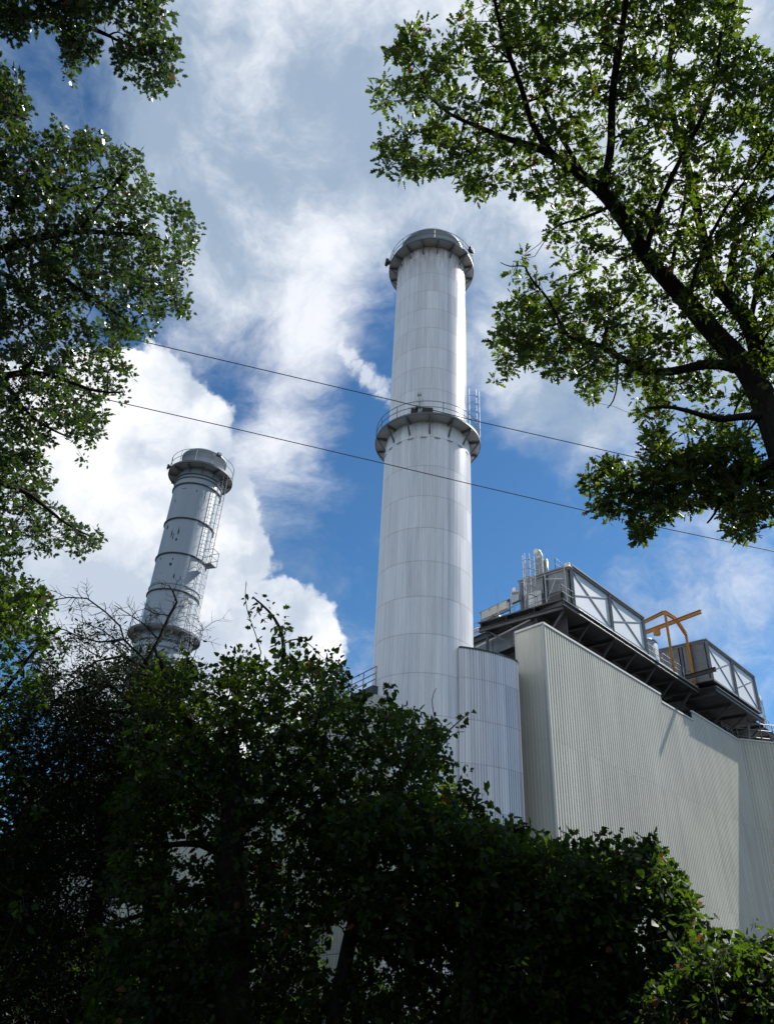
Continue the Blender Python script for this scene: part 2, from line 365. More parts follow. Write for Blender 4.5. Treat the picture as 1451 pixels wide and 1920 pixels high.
def cage_ladder(root, c, ang, R, z0, z1, wid=.46, dep=.72, step=.75, m='galv', r=.022, rungstep=.3, cage0=2.2):
    """vertical ladder with hoop cage on a cylinder; ang = direction from the axis"""
    e = np.array([math.cos(ang), math.sin(ang), 0]); s = np.array([-e[1], e[0], 0]); C0 = np.array([c[0], c[1], 0]) + e * (R + .18)
    l = MB()
    for k in (-1, 1): l.tube([C0 + s * wid / 2 * k + (0, 0, z0), C0 + s * wid / 2 * k + (0, 0, z1)], r, 5)
    z = z0 + .2
    while z < z1: l.tube([C0 - s * wid / 2 + (0, 0, z), C0 + s * wid / 2 + (0, 0, z)], r * .6, 4); z += rungstep
    lo = l.build('ladder', M[m], root)
    g = MB(); hoops = int((z1 - z0 - cage0) / step) + 1; arc = [(-wid / 2 + (wid) * .5 * (1 - math.cos(PI * i / 8)) if False else -math.cos(PI * i / 8) * .38, math.sin(PI * i / 8) * dep) for i in range(9)]
    for i in range(hoops):
        zz = z0 + cage0 + i * step; g.tube([C0 + s * a + e * b + (0, 0, zz) for a, b in arc], r * .9, 4)
    for i in (0, 2, 4, 6, 8):
        a, b = arc[i]; g.tube([C0 + s * a + e * b + (0, 0, z0 + cage0), C0 + s * a + e * b + (0, 0, z1)], r * .8, 4)
    g.build('safety_cage', M[m], lo)
def floodlight(root, p, face, size=.36, m='black'):
    face = np.array(face, float); face /= np.linalg.norm(face); up = np.array((0, 0, 1.)); x = np.cross(face, up); x /= np.linalg.norm(x); z = np.cross(x, face)
    b = MB(); b.box(p, size, size * .5, size * .8, (x, face, z)); b.box(np.array(p) - face * size * .35, size * .6, size * .3, size * .5, (x, face, z))
    b.bar(np.array(p) - z * size * .7 - x * size * .56, np.array(p) + z * 0 - x * size * .56, .03); b.bar(np.array(p) - z * size * .7 + x * size * .56, np.array(p) + x * size * .56, .03)
    b.bar(np.array(p) - z * size * .7 - x * size * .58, np.array(p) - z * size * .7 + x * size * .58, .03)
    o = b.build('floodlight', M[m], root)
    g = MB(); g.box(np.array(p) + face * (size * .25 + .006), size * .84, .01, size * .62, (x, face, z)); g.build('lens', M['glass'], o)

mc = (2.72, 45.62)
ch = thing('chimney', 'tall silver corrugated chimney with a ring platform halfway up and another at its top', 'chimney', (mc[0], mc[1], 0))
ZD, ZT = 35.42, 53.85                       # the two deck heights
lo = MB(); lo.lathe([(3.06, 0), (3.06, 12), (3.06, 24), (3.06, ZD - .9), (2.98, ZD - .1)], 640, mc, rib=.045); lo.build('lower_shaft', M['alu_low'], ch)
up = MB(); up.lathe([(2.86, ZD - .1), (2.86, 44), (2.83, ZT - .35), (2.70, ZT + .1)], 600, mc, rib=.042); up.build('upper_shaft', M['alu'], ch)
cp = MB(); cp.lathe([(2.62, ZT - .1), (2.62, 55.9), (2.72, 55.9), (2.72, 56.15), (2.50, 56.15), (2.50, 53), (0, 53)], 72, mc); cp.build('stack_mouth', M['stackpaint'], ch, True)
circ_platform(ch, mc, 2.9, 3.83, ZD, 14, 1.35, .027, .10, 'steel', .2)
circ_platform(ch, mc, 2.75, 3.60, ZT, 16, 1.05, .024, .10, 'steel', .1)
A_L = math.atan2(-.12, 1)                   # ladder side (to the right, seen from the ground)
cage_ladder(ch, mc, A_L, 2.9, ZD, ZD + 5.0, m='steel', r=.024, cage0=.6, dep=.75)
for a, fz in ((-2.95, ZT + .1), (-.62, ZT + .35)):
    e = np.array([math.cos(a), math.sin(a), 0]); floodlight(ch, np.array([mc[0], mc[1], fz]) + e * 3.9, e, .5)
floodlight(ch, (mc[0] - .9, mc[1] - 3.1, ZD + 1.0), (0, -1, .3), .34)
bx = MB(); bx.box((mc[0] - .25, mc[1] - 3.0, ZD + .75), .75, .3, .5); bx.box((mc[0] - 1.15, mc[1] - 2.95, ZD + .6), .5, .3, .6); bx.build('instrument_box', M['black'], ch)
bx = MB(); bx.tube([(mc[0] - .85, mc[1] - 3.15, ZD), (mc[0] - .85, mc[1] - 3.15, ZD + 2.1)], .05, 6); bx.box((mc[0] - .85, mc[1] - 3.2, ZD + 2.1), .3, .3, .18); bx.build('sampling_probe', M['white'], ch)
for k in range(9):
    t = -PI / 2 + (k - 4.5) * .30; e = np.array([math.cos(t), math.sin(t), 0]); s_ = np.array([-e[1], e[0], 0])
    MB().box(np.array([mc[0], mc[1], ZD - 1.6]) + e * 3.13, .42, .03, .05, (s_, e, (0, 0, 1))).build('vent', M['steel'], ch)

# ------------------------------------------------------------------ small chimney
a2 = ray(326, 1112); D2 = 50; sb = at(330, 1102, D2)
scx, scy = 0 + D2 * math.sin(math.radians(-16.9)), D2 * math.cos(math.radians(-16.9))
c2 = (scx, scy)
s2 = thing('chimney', 'smaller smooth blue grey chimney with dark hoops and caged ladder, left of the tall one', 'chimney', (scx, scy, 0))
R2 = 1.68
b = MB(); b.lathe([(R2 + .12, 0), (R2 + .12, 19.2), (R2, 20.1), (R2, 31.9), (R2 - .08, 32.5), (R2 - .12, 33.1)], 96, c2); shaft = b.build('shaft', M['stackpaint'], s2, True)
for z in (23.05, 25.75, 28.5, 31.4):
    b = MB(); b.lathe([(R2 + .003, z), (R2 + .09, z), (R2 + .09, z + .07), (R2 + .003, z + .07)], 96, c2); b.build('hoop', M['darksteel'], s2)
b = MB(); b.lathe([(R2, 23.5), (R2 + .05, 23.5), (R2 + .05, 23.56), (R2, 23.56)], 96, c2); b.build('hoop', M['stackpaint'], s2)
b = MB(); b.lathe([(R2 - .14, 32.9), (R2 - .14, 34.35), (R2 - .02, 34.35), (R2 - .02, 34.5), (R2 - .1, 34.6), (R2 - .3, 34.6), (R2 - .3, 32), (0, 32)], 96, c2); b.build('stack_mouth', M['stackpaint'], s2, True)
for z in (31.95, 32.25):
    b = MB(); b.lathe([(R2 - .05, z), (R2 + .08, z), (R2 + .08, z + .06), (R2 - .05, z + .06)], 96, c2); b.build('hoop', M['steel'], s2)
circ_platform(s2, c2, R2 - .13, 2.33, 32.95, 12, .5, .02, .06, 'steel', .3, .08)
circ_platform(s2, c2, R2 + .02, 2.33, 20.35, 12, .5, .02, .06, 'steel', .3, .08)
for z in (19.6, 19.1, 18.4): 
    b = MB(); b.lathe([(R2 + .13, z), (R2 + .2, z), (R2 + .2, z + .06), (R2 + .13, z + .06)], 96, c2); b.build('hoop', M['steel'], s2)
AL2 = math.atan2(-.35, .93)
cage_ladder(s2, c2, AL2, R2 + .02, 26.0, 32.9, m='steel', r=.017, dep=.45, cage0=.4)
cage_ladder(s2, c2, AL2 - .1, R2 + .1, 20.4, 26.0, m='steel', r=.017, dep=.45, cage0=.4)
cage_ladder(s2, c2, AL2 - .25, R2 + .3, 12.0, 20.2, m='galv', r=.02, dep=.55, cage0=.4)
e = np.array([math.cos(AL2), math.sin(AL2), 0]); C0 = np.array([scx, scy, 0])
b = MB(); b.box(C0 + e * 2.3 + (0, 0, 25.4), .7, .7, .06, (e, (-e[1], e[0], 0), (0, 0, 1)))
s_ = np.array([-e[1], e[0], 0])
for i in (-1, 1):
    for j in (-1, 1): b.tube([C0 + e * (2.3 + .35 * i) + s_ * .38 * j + (0, 0, 25.4), C0 + e * (2.3 + .35 * i) + s_ * .38 * j + (0, 0, 26.5)], .025, 5)
for zz in (25.9, 26.5):
    b.tube([C0 + e * 1.95 + s_ * .38 + (0, 0, zz), C0 + e * 2.65 + s_ * .38 + (0, 0, zz), C0 + e * 2.65 - s_ * .38 + (0, 0, zz), C0 + e * 1.95 - s_ * .38 + (0, 0, zz)], .025, 5)
b.build('rest_platform', M['steel'], s2)
for a, z in ((-2.75, 33.2), (-.9, 33.9)):
    e2 = np.array([math.cos(a), math.sin(a), 0]); floodlight(s2, C0 + e2 * 2.45 + (0, 0, z), e2, .3)
for a, z in ((-.85, 22.6), (-.65, 22.5)):
    e2 = np.array([math.cos(a), math.sin(a), 0]); floodlight(s2, C0 + e2 * 1.95 + (0, 0, z), e2, .3, 'white')
pm = MB()                                    # peeled paint scabs
for (a, z, w_, h_) in ((-1.95, 27.6, .10, .9), (-1.86, 27.3, .08, .5), (-1.68, 27.5, .10, .8), (-1.72, 26.9, .14, .35), (-1.9, 31.0, .5, .05), (-1.7, 24.9, .16, .3), (-1.62, 25.3, .10, .12), (-1.45, 24.0, .08, .4), (-.95, 30.2, .05, .5),
                       (-2.2, 30.3, .06, .5), (-2.25, 25.4, .12, .12), (-1.3, 30.9, .1, .2), (-2.3, 27.9, .12, .5), (-1.2, 23.9, .06, .3), (-2.0, 24.3, .3, .04)):
    pm = MB()
    for q in range(1):
        aa = a + random.uniform(-.5, .5) * w_ / R2; zz = z + random.uniform(-.5, .5) * h_; t = np.array([math.cos(aa), math.sin(aa), 0]); s_ = np.array([-t[1], t[0], 0])
        k = 7; rr = [random.uniform(.4, 1) for _ in range(k)]
        vs = [C0 + (0, 0, zz) + t * (R2 + .012) + s_ * w_ * .75 * rr[i] * math.cos(2 * PI * i / k) + np.array((0, 0, 1)) * h_ * .6 * rr[i] * math.sin(2 * PI * i / k) for i in range(k)]
        pm.add(vs, [tuple(range(k))])
    pm.build('peeled_patch', M['rust'], s2)
s2.rotation_euler = (0, math.radians(1.1), 0)

# ------------------------------------------------------------------ beige plant building (wall plane coordinates)
PW = np.array([10.14, 44.87]); AZ = math.radians(43.1); dW = np.array([math.sin(AZ), math.cos(AZ)]); nW = np.array([dW[1], -dW[0]])
LW = np.array([-.56, .83]); LW /= np.linalg.norm(LW)
def W(u, o, z): q = PW + dW * u + nW * o; return np.array([q[0], q[1], z])
def WL(u, o, l, z): q = PW + dW * u + nW * o + LW * l; return np.array([q[0], q[1], z])
C2 = W(32.65, 0, 0); d2 = np.array([.986, .165])
def walltop(t):
    if t < 16.67: return 21.42
    if t < 22.4: return 20.85
    return 21.6
bb = thing('building', 'large beige building of vertical corrugated sheet with a stepped top edge below the roof plant', 'building', (PW[0], PW[1], 0))
b = MB(); b.sheet([W(0, 0, 0)[:2], C2[:2]], 0, walltop, .30, .05); b.build('front_wall', M['beige'], bb)
Lc = PW + np.array([-1.42, 1.757])
b = MB(); b.sheet([Lc, PW], 0, 21.42, .25, .010); b.build('side_wall', M['beige'], bb)
far = C2[:2] + d2 * 26
b = MB(); b.sheet([C2[:2], far], 0, 21.7, .30, .05); b.build('far_wall', M['beige'], bb)
b = MB()                                     # parapet trim
def cap(p, q, z, w=.16, hh=.14): b.bar((p[0], p[1], z), (q[0], q[1], z), w, hh)
o_ = .02
cap(W(-.05, o_, 0), W(16.67, o_, 0), 21.45); cap(W(16.67, o_, 0), W(22.4, o_, 0), 20.88); cap(W(22.4, o_, 0), W(32.7, o_, 0), 21.63)
cap(Lc, PW - (Lc - PW) * .02, 21.45); cap(C2 + np.array([.08, 0, 0]), (*far, 0), 21.73)
b.bar(W(0, .035, 0), W(0, .035, 21.37), .12, .12); b.bar(W(32.65, .035, 0), W(32.65, .035, 21.55), .12, .12); b.bar((Lc[0], Lc[1], 0), (Lc[0], Lc[1], 21.37), .1)
b.build('edge_trim', M['trim'], bb)
b = MB(); back = [WL(0, -.2, 2.1, 20.3), WL(0, -.2, .1, 20.3), W(32.5, -.2, 20.3), (far[0], far[1] + .3, 20.3), (far[0] - 10, far[1] + 22, 20.3), tuple(WL(26, 0, 24, 20.3)), tuple(WL(4, 0, 24, 20.3))]
b.add(back, [tuple(range(7))]); b.build('roof', M['concrete'], bb)
# small high stains / pipe pen on the narrow side wall
b = MB(); b.tube([(Lc + (PW - Lc) * .55).tolist() + [z] for z in (6.0, 8.6)], .012, 4); b.build('conduit', M['steel'], bb)

# silver annex curving out from the chimney
an = thing('enclosure', 'curved silver corrugated enclosure between the tall chimney and the beige building', 'enclosure', (5.5, 44, 0))
path = [(4.72, 45.2), (4.71, 42.95), (5.25, 43.05), (5.8, 43.2), (6.4, 43.43), (6.98, 43.72), (7.45, 44.0), (7.85, 44.28), (8.15, 44.52), (8.36, 44.78), (8.47, 45.1), (8.5, 45.5), (8.5, 48)]
b = MB(); b.sheet(path, 0, 18.78, .17, .05); b.build('curved_wall', M['alu_annex'], an)
b = MB()
for p, q in zip(path[:-1], path[1:]): b.bar((*p, 18.8), (*q, 18.8), .14, .1)
b.build('top_trim', M['darksteel'], an)
b = MB(); b.add([(*p, 18.75) for p in path] + [(4.72, 48, 18.75)], [tuple(range(len(path) + 1))]); b.build('roof', M['steel'], an)

# ------------------------------------------------------------------ raised steel platform
ps = thing('steel_platform', 'raised dark steel platform running along the top of the beige building', 'platform', W(2.9, 0, 20.3))
ZP = 24.3
def deckplate(name, u0, u1, o0, o1, z, t=.10, m='darksteel', root=None):
    b = MB(); P4 = [W(u0, o1, 0), W(u1, o1, 0), W(u1, o0, 0), W(u0, o0, 0)]
    vs = [(p[0], p[1], z) for p in P4] + [(p[0], p[1], z - t) for p in P4]
    b.add(vs, [(0, 1, 2, 3), (7, 6, 5, 4), (0, 4, 5, 1), (1, 5, 6, 2), (2, 6, 7, 3), (3, 7, 4, 0)]); return b.build(name, M[m], root or ps)
deckplate('deck', 2.9, 25.2, -7, 0, ZP, .08); deckplate('deck', 25.2, 36.6, -7, 1.45, ZP, .08); deckplate('deck', 36.6, 48, -7, .6, ZP - .05, .06)
b = MB()
for (u0, u1, o) in ((2.9, 25.2, -.1), (25.2, 36.6, 1.35), (36.6, 48, .5)): b.ibeam(W(u0, o, ZP - .28), W(u1, o, ZP - .28), .22, .4)
for o in (-2.3, -4.6, -6.8): b.ibeam(W(2.9, o, ZP - .3), W(48, o, ZP - .3), .2, .4)
b.build('main_girder', M['darksteel'], ps)
for u in (3.0, 6.5, 10.0, 13.4, 16.8, 20.2, 23.6, 25.3, 28.9, 32.5, 36.6, 40.5, 44.5):
    b = MB(); o1 = 0 if u < 25 else (1.3 if u < 37 else .5); b.ibeam(W(u, -7, ZP - .62), W(u, o1 - .1, ZP - .62), .2, .3); b.build('cross_beam', M['darksteel'], ps)
for u in (3.3, 10.0, 16.8, 23.6, 28.9, 36.6, 43):
    b = MB(); o1 = 0 if u < 25 else 1.2
    for oo in (-2.6, -6.5): MB().ibeam(W(u, oo, 20.3), W(u, oo, ZP - .8), .28, .28).build('column', M['darksteel'], ps)
    MB().bar(W(u, -2.5, 20.9), W(u, o1 - .25, ZP - .75), .16, .14).build('brace', M['darksteel'], ps); MB().bar(W(u, -2.7, 20.9), W(u, -6.3, ZP - .8), .14, .12).build('brace', M['darksteel'], ps)
for u in (6.5, 13.4, 20.2, 32.5, 40.5):
    b = MB(); b.bar(W(u, -2.5, 21.2), W(u, (0 if u < 25 else 1.2) - .25, ZP - .75), .12, .12); b.build('brace', M['darksteel'], ps)
# left wing of the platform reaching back to the tall chimney
KL = W(2.9, 0, 0)
def K(l, s, z): q = KL[:2] + LW * l + dW * s; return np.array([q[0], q[1], z])
b = MB(); P4 = [K(0, 0, ZP), K(0, 5, ZP), K(9.3, 3.5, ZP), K(9.3, 0, ZP)]
b.add(P4 + [p - (0, 0, .1) for p in P4], [(3, 2, 1, 0), (4, 5, 6, 7), (0, 1, 5, 4), (1, 2, 6, 5), (2, 3, 7, 6), (3, 0, 4, 7)]); b.build('deck', M['darksteel'], ps)
b = MB(); b.ibeam(K(0, .05, ZP - .30), K(9.3, .05, ZP - .30), .25, .45); b.build('main_girder', M['darksteel'], ps)
b = MB(); b.bar(K(2.6, .2, ZP - 1.2), K(9.3, .2, ZP - 1.2), .06, 1.4)          # deep plate under the wing
for l in (3.2, 5.2, 7.2): b.bar(K(l, .14, ZP - 1.85), K(l, .14, ZP - .5), .1, .08)
b.build('plate_girder', M['steel'], ps)
b = MB(); b.tube([K(8.6, -.25, ZP - 1.05), K(2.9, -.35, ZP - .75)], .06, 6); b.tube([K(6.2, -.1, 20.8), K(3.0, -.2, 21.3)], .05, 6); b.build('pipe', M['white'], ps)
b = MB(); b.bar(K(.6, 1.2, 20.4), K(9.6, 1.2, 20.4), .1, 6.4); b.build('rear_wall', M['darksteel'], ps)
b = MB(); b.bar(K(7.5, 1.0, 20.8), K(2.0, 1.0, 22.3), .25, .3); b.build('brace', M['steel'], ps)
# railings
def rail(mb, pts, posts=1.4, hgt=1.05, r=.024, mid=(.55,)):
    for p, q in zip(pts[:-1], pts[1:]):
        p = np.array(p); q = np.array(q); L = np.linalg.norm(q - p); k = max(1, round(L / posts))
        for lv in (hgt, *mid): mb.tube([p + (0, 0, lv), q + (0, 0, lv)], r, 5)
        for i in range(k + 1): a = p + (q - p) * i / k; mb.tube([a, a + (0, 0, hgt)], r, 5)
    return mb
rail(MB(), [K(9.2, .05, ZP), K(.1, .05, ZP), W(4.5, -.05, ZP)], 1.2).build('railing', M['steel'], ps)
rail(MB(), [W(15.7, -.05, ZP), W(25.1, -.05, ZP)], 1.3).build('railing', M['galv'], ps)
rail(MB(), [W(36.7, .5, ZP), W(48, .5, ZP)], 1.5).build('railing', M['galv'], ps)
b = MB(); b.bar(W(15.7, -.03, ZP + .06), W(25.1, -.03, ZP + .06), .03, .14); b.build('toe_board', M['galv'], ps)
b = MB(); b.ibeam(W(22.4, 2.6, ZP + .35), W(23.4, -3, ZP + .35), .2, .35); b.build('hoist_beam', M['darksteel'], ps)

# ------------------------------------------------------------------ rooftop enclosures
def enclosure(u0, u1, o, z0, z1, depth, label, bays=2):
    t = thing('plant_enclosure', label, 'enclosure', W(u0, o, z0), 'silver panelled enclosures on the roof platform')
    zf = z0 + .04
    fr = MB()
    umid = [u0 + (u1 - u0) * i / bays for i in range(bays + 1)]
    fw = .2
    for u in umid: fr.bar(W(u, o, zf), W(u, o, z1), fw, fw)
    for z in (zf + .08, z1 - .08): fr.bar(W(u0, o, z), W(u1, o, z), .16, .17)
    for u in (u0, u1):
        fr.bar(W(u, o - depth, zf), W(u, o - depth, z1), fw, fw)
        for z in (zf + .08, z1 - .08): fr.bar(W(u, o - depth, z), W(u, o, z), .16, .17)
    fr.bar(W(u0, o - depth * .5, zf), W(u0, o - depth * .5, z1), .16, .16)
    fr.build('frame', M['steel'], t)
    for i in range(bays):
        a, c = umid[i] + .1, umid[i + 1] - .1
        p = MB(); p.bar(W(a, o - .09, (zf + z1) / 2), W(c, o - .09, (zf + z1) / 2), .05, z1 - zf - .3)
        p.build('panel', M['panel'], t)
        g = MB(); g.bar(W(a, o - .035, z1 - .25), W(c, o - .035, zf + .22), .045, .11); g.bar(W(a, o - .03, zf + .9), W(c, o - .03, z1 - .42), .03, .07)
        g.build('brace', M['steel'], t)
    p = MB()
    for i in range(2): p.bar(W(u0 - .0, o - .2 - depth / 2 * i, (zf + z1) / 2), W(u0, o - depth / 2 * (i + 1) + .2, (zf + z1) / 2), .05, z1 - zf - .3)
    p.build('end_panel', M['steel'], t)
    p = MB(); p.bar(W(u1, o - .2, (zf + z1) / 2), W(u1, o - depth + .2, (zf + z1) / 2), .05, z1 - zf - .3); p.build('end_panel', M['steel'], t)
    p = MB(); p.bar(W(u0 + .1, o - depth, (zf + z1) / 2), W(u1 - .1, o - depth, (zf + z1) / 2), .05, z1 - zf - .3); p.build('rear_panel', M['panel'], t)
    r = MB(); c = (W(u0, o, z1) + W(u1, o - depth, z1)) / 2; r.box(c + (0, 0, .06), (u1 - u0) + .3, depth + .3, .12, ((*dW, 0), (*nW, 0), (0, 0, 1))); r.build('roof', M['steel'], t)
    f = MB(); f.box(c - (0, 0, z1 - zf - .01), (u1 - u0) - .25, depth - .25, .06, ((*dW, 0), (*nW, 0), (0, 0, 1))); f.build('floor', M['darksteel'], t)
    return t
e1 = enclosure(4.6, 15.7, -.12, ZP, 27.45, 4.2, 'silver panelled enclosure nearest the tall chimney, with X braces and equipment at its end')
e2 = enclosure(24.75, 35.9, 1.4, ZP + .3, 28.2, 4.6, 'silver panelled enclosure to the right of the orange gantry frame')
# end equipment on first enclosure
b = MB(); b.bar(W(4.42, -.9, 25.0), W(4.42, -1.9, 25.0), .3, 1.3); b.build('louvre', M['black'], e1)
b = MB(); b.bar(W(4.42, -2.5, 25.4), W(4.42, -3.6, 25.4), .08, 1.6); b.build('door', M['galv'], e1)
b = MB()
for o, z0_, z1_ in ((-.5, 24.4, 27.3), (-2.1, 24.4, 27.3), (-3.8, 24.4, 27.4)): b.tube([W(4.35, o, z0_), W(4.35, o, z1_)], .05, 6)
b.bar(W(4.3, -.6, 26.5), W(4.3, -2.1, 26.9), .06, .06); b.bar(W(4.3, -2.1, 25.0), W(4.3, -1.2, 26.7), .05, .05); b.build('pipework', M['galv'], e1)
b = MB(); rail(b, [W(4.7, -4.1, 27.57), W(4.7, -1.4, 27.57), W(8.0, -1.4, 27.57)], 1.2, 1.0, .022); b.build('roof_railing', M['galv'], e1)

# exhaust unit on top of the first enclosure
xx = W(5.4, -3.0, 27.57)
t = thing('exhaust_unit', 'grey upright exhaust unit with curved hood on the roof of the left enclosure', 'exhaust', xx)
b = MB(); b.box(xx + (0, 0, .85), .5, .55, 1.7, ((*dW, 0), (*nW, 0), (0, 0, 1))); b.build('body', M['steel'], t)
b = MB(); b.tube([xx + (-.02, 0, 1.7), xx + (-.02, 0, 2.0), xx + (-.15, -.12, 2.2), xx + (-.36, -.3, 2.15)], [.24, .24, .25, .26], 10); b.build('hood', M['white'], t, True)
b = MB(); b.tube([xx + (.42, .1, 0), xx + (.42, .1, 1.75)], .17, 10); b.build('side_duct', M['galv'], t, True)

# caged ladder
lp = WL(2.9, 0, 2.9, 22.9)
t = thing('caged_ladder', 'steel ladder with hooped safety cage rising beside the left rooftop enclosure', 'ladder', lp)
ea = math.atan2(-nW[1] * -1, nW[0]); ea = math.atan2(LW[1] * .2 - .98, LW[0] * .9 - .1)
cage_ladder(t, (lp[0] - math.cos(ea) * .18, lp[1] - math.sin(ea) * .18), ea, 0, 23.6, 28.6, .5, .75, .7, 'galv', .03, .3, 1.7)

# poles with floodlights
def polelight(p, hgt, face, label, size=.42, cat='light'):
    t = thing('pole_floodlight', label, cat, p, 'floodlights on poles on the roof')
    b = MB(); b.tube([p, np.array(p) + (0, 0, hgt)], .045, 6); b.build('pole', M['galv'], t)
    q = np.array(p) + (0, 0, hgt + .1); f = np.array(face, float); f /= np.linalg.norm(f)
    b = MB(); b.lathe([(.06, q[2] + .22), (.17, q[2] + .2), (.19, q[2] - .02), (.3, q[2] - .16), (.28, q[2] - .2), (0, q[2] - .17)], 12, (q[0] + f[0] * .25, q[1] + f[1] * .25)); b.bar(q - (0, 0, .1), q + f * .2 - (0, 0, .02), .05)
    b.build('lamp_head', M['white'], t)
polelight(W(4.3, -.45, ZP), 3.0, nW.tolist() + [0], 'round floodlight on a pole at the corner of the left enclosure')
polelight(K(5.1, .3, ZP), 2.4, (1, -.2, 0), 'round floodlight on a pole above the electrical cabinets beside the tall chimney')
polelight(W(16.3, -.5, ZP), 2.5, (-.6, -.6, 0), 'round floodlight on a pole between the left enclosure and the orange frame')

# cabinets near the chimney
cb0 = K(6.2, .5, ZP)
t = thing('cabinet_rack', 'row of cream electrical cabinets on a dark frame beside the tall chimney', 'cabinets', cb0)
b = MB()
for l in (8.6, 5.5): b.bar(K(l, .5, ZP), K(l, .5, ZP + 2.0), .08)
b.bar(K(8.7, .5, ZP + 2.0), K(5.4, .5, ZP + 2.0), .14, .1); b.bar(K(8.6, .5, ZP + 1.2), K(5.5, .5, ZP + 1.2), .07); b.build('frame', M['darksteel'], t)
for l0, l1, z in ((8.4, 7.5, 1.6), (7.4, 6.6, 1.6), (6.5, 5.6, 1.6)):
    b = MB(); b.bar(K(l0, .38, ZP + z), K(l1, .38, ZP + z), .22, .62); b.build('cabinet', M['cream'], t)
b = MB(); b.bar(K(5.2, .4, ZP + 1.75), K(4.3, .4, ZP + 1.75), .3, .5); b.build('cabinet', M['galv'], t)
p_ = K(7.3, .9, ZP)
t = thing('filter_vessel', 'small upright cylindrical vessel standing under the cream cabinets', 'tank', p_)
b = MB(); b.lathe([(0, p_[2]), (.3, p_[2] + .1), (.42, p_[2] + .5), (.42, p_[2] + 1.3), (.3, p_[2] + 1.5), (0, p_[2] + 1.55)], 20, (p_[0], p_[1])); b.build('shell', M['galv'], t, True)
b = MB(); b.tube([p_ + (.4, 0, .3), p_ + (.9, .1, .3), p_ + (1.2, .1, .1)], .09, 8); b.build('outlet_pipe', M['white'], t, True)
p_ = K(8.9, .6, ZP)
t = thing('duct_elbow', 'white bent duct close against the tall chimney below the cabinets', 'duct', p_)
b = MB(); b.tube([p_ + (-.5, .3, .55), p_ + (-.2, .1, .75), p_ + (.15, 0, .7), p_ + (.45, -.1, .35), p_ + (.55, -.1, 0)], .2, 10); b.build('pipe', M['white'], t, True)
b = MB(); b.tube([p_ + (.62, -.1, .35), p_ + (.9, -.15, .35)], [.3, .22], 10); b.build('flange', M['white'], t, True)
p_ = K(6.4, -.05, ZP)
tag(MB().tube([p_, p_ + (0, 0, 3.0)], .014, 5).build('antenna_rod', M['steel']), 'thin aerial rod standing just left of the cabinet floodlight', 'aerial')

# orange gantry frame
gb = W(21.0, 0, ZP)
t = thing('gantry_frame', 'orange steel gantry frame with an overhead runway beam between the two silver enclosures', 'gantry', gb)
G1, G2 = W(20.5, -.1, 0), W(24.5, -.1, 0)
for p, z in ((G1, 29.75), (G2, 29.0)):
    b = MB(); b.ibeam(p + (0, 0, ZP), p + (0, 0, z), .28, .28); b.build('post', M['orange'], t)
b = MB(); b.ibeam(G1 + (0, 0, 29.72), W(22.7, -.1, 29.85), .24, .28); b.ibeam(W(22.7, -.1, 29.85), G2 + (0, 0, 29.05), .24, .28); b.build('top_beam', M['orange'], t)
b = MB(); b.ibeam(W(20.5, -.2, 29.72), W(22.2, -4.2, 29.72), .22, .26); b.build('rear_beam', M['orange'], t)
for p in (W(22.3, -4.3, 0), W(25.4, -4.3, 0)):
    b = MB(); b.ibeam(p + (0, 0, ZP), p + (0, 0, 29.6), .24, .24); b.build('post', M['orange'], t)
b = MB(); b.ibeam(W(22.3, -4.3, 29.55), W(25.4, -4.3, 29.55), .22, .26); b.build('rear_beam', M['orange'], t)
b = MB(); b.ibeam(W(23.3, -4.2, 29.45), W(21.55, 2.55, 29.45), .24, .32); b.build('runway_beam', M['orange'], t)
b = MB(); b.box(W(22.6, -1.9, 29.0), .5, .4, .5); hb = b.build('hoist', M['orange'], t)
# storage tank
tray = MB(); tray.bar(W(16.0, -.9, ZP + .5), W(25.0, -.9, ZP + .5), .35, .06); tray.tube([W(4.8, .06, ZP - .12), W(25.0, .06, ZP - .12)], .035, 6); tray.tube([W(4.8, .08, ZP - .5), W(24.6, .08, ZP - .5)], .03, 6)
tray.build('cable_tray', M['galv'], ps)
p_ = W(21.0, -2.6, ZP)
t = thing('storage_tank', 'grey upright cylindrical tank behind the orange gantry posts', 'tank', p_)
b = MB(); b.lathe([(1.15, ZP), (1.15, 27.55), (1.05, 27.75), (.5, 27.95), (0, 28.0)], 40, (p_[0], p_[1])); b.build('shell', M['stackpaint'], t, True)
b = MB(); b.lathe([(1.152, 27.5), (1.2, 27.5), (1.2, 27.56), (1.152, 27.56)], 40, (p_[0], p_[1])); b.build('rim', M['galv'], t)
p_ = W(17.3, -1.6, ZP)
t = thing('control_cabinet', 'tall grey cabinet with a pipe standing against the right end of the left enclosure', 'cabinet', p_)
b = MB(); b.box(p_ + (0, 0, 1.1), .9, .8, 2.2, ((*dW, 0), (*nW, 0), (0, 0, 1))); b.build('housing', M['cream'], t)
b = MB(); b.tube([p_ + (.7, -.3, 0), p_ + (.7, -.3, 1.9)], .1, 8); b.build('pipe', M['galv'], t)
p_ = W(23.4, -1.4, ZP)
t = thing('valve_skid', 'dark skid of valves and pipes behind the railing next to the tank', 'machinery', p_)
b = MB(); b.box(p_ + (0, 0, .35), 2.2, .9, .7, ((*dW, 0), (*nW, 0), (0, 0, 1))); b.build('base', M['darksteel'], t)
b = MB()
for k in range(4): q = p_ + np.array([*(dW * (k * .55 - .8)), 0]); b.tube([q, q + (0, 0, 1.25)], .07, 6)
b.tube([p_ + np.array([*(dW * -.9), 1.0]), p_ + np.array([*(dW * .9), 1.0])], .06, 6); b.build('pipework', M['galv'], t)

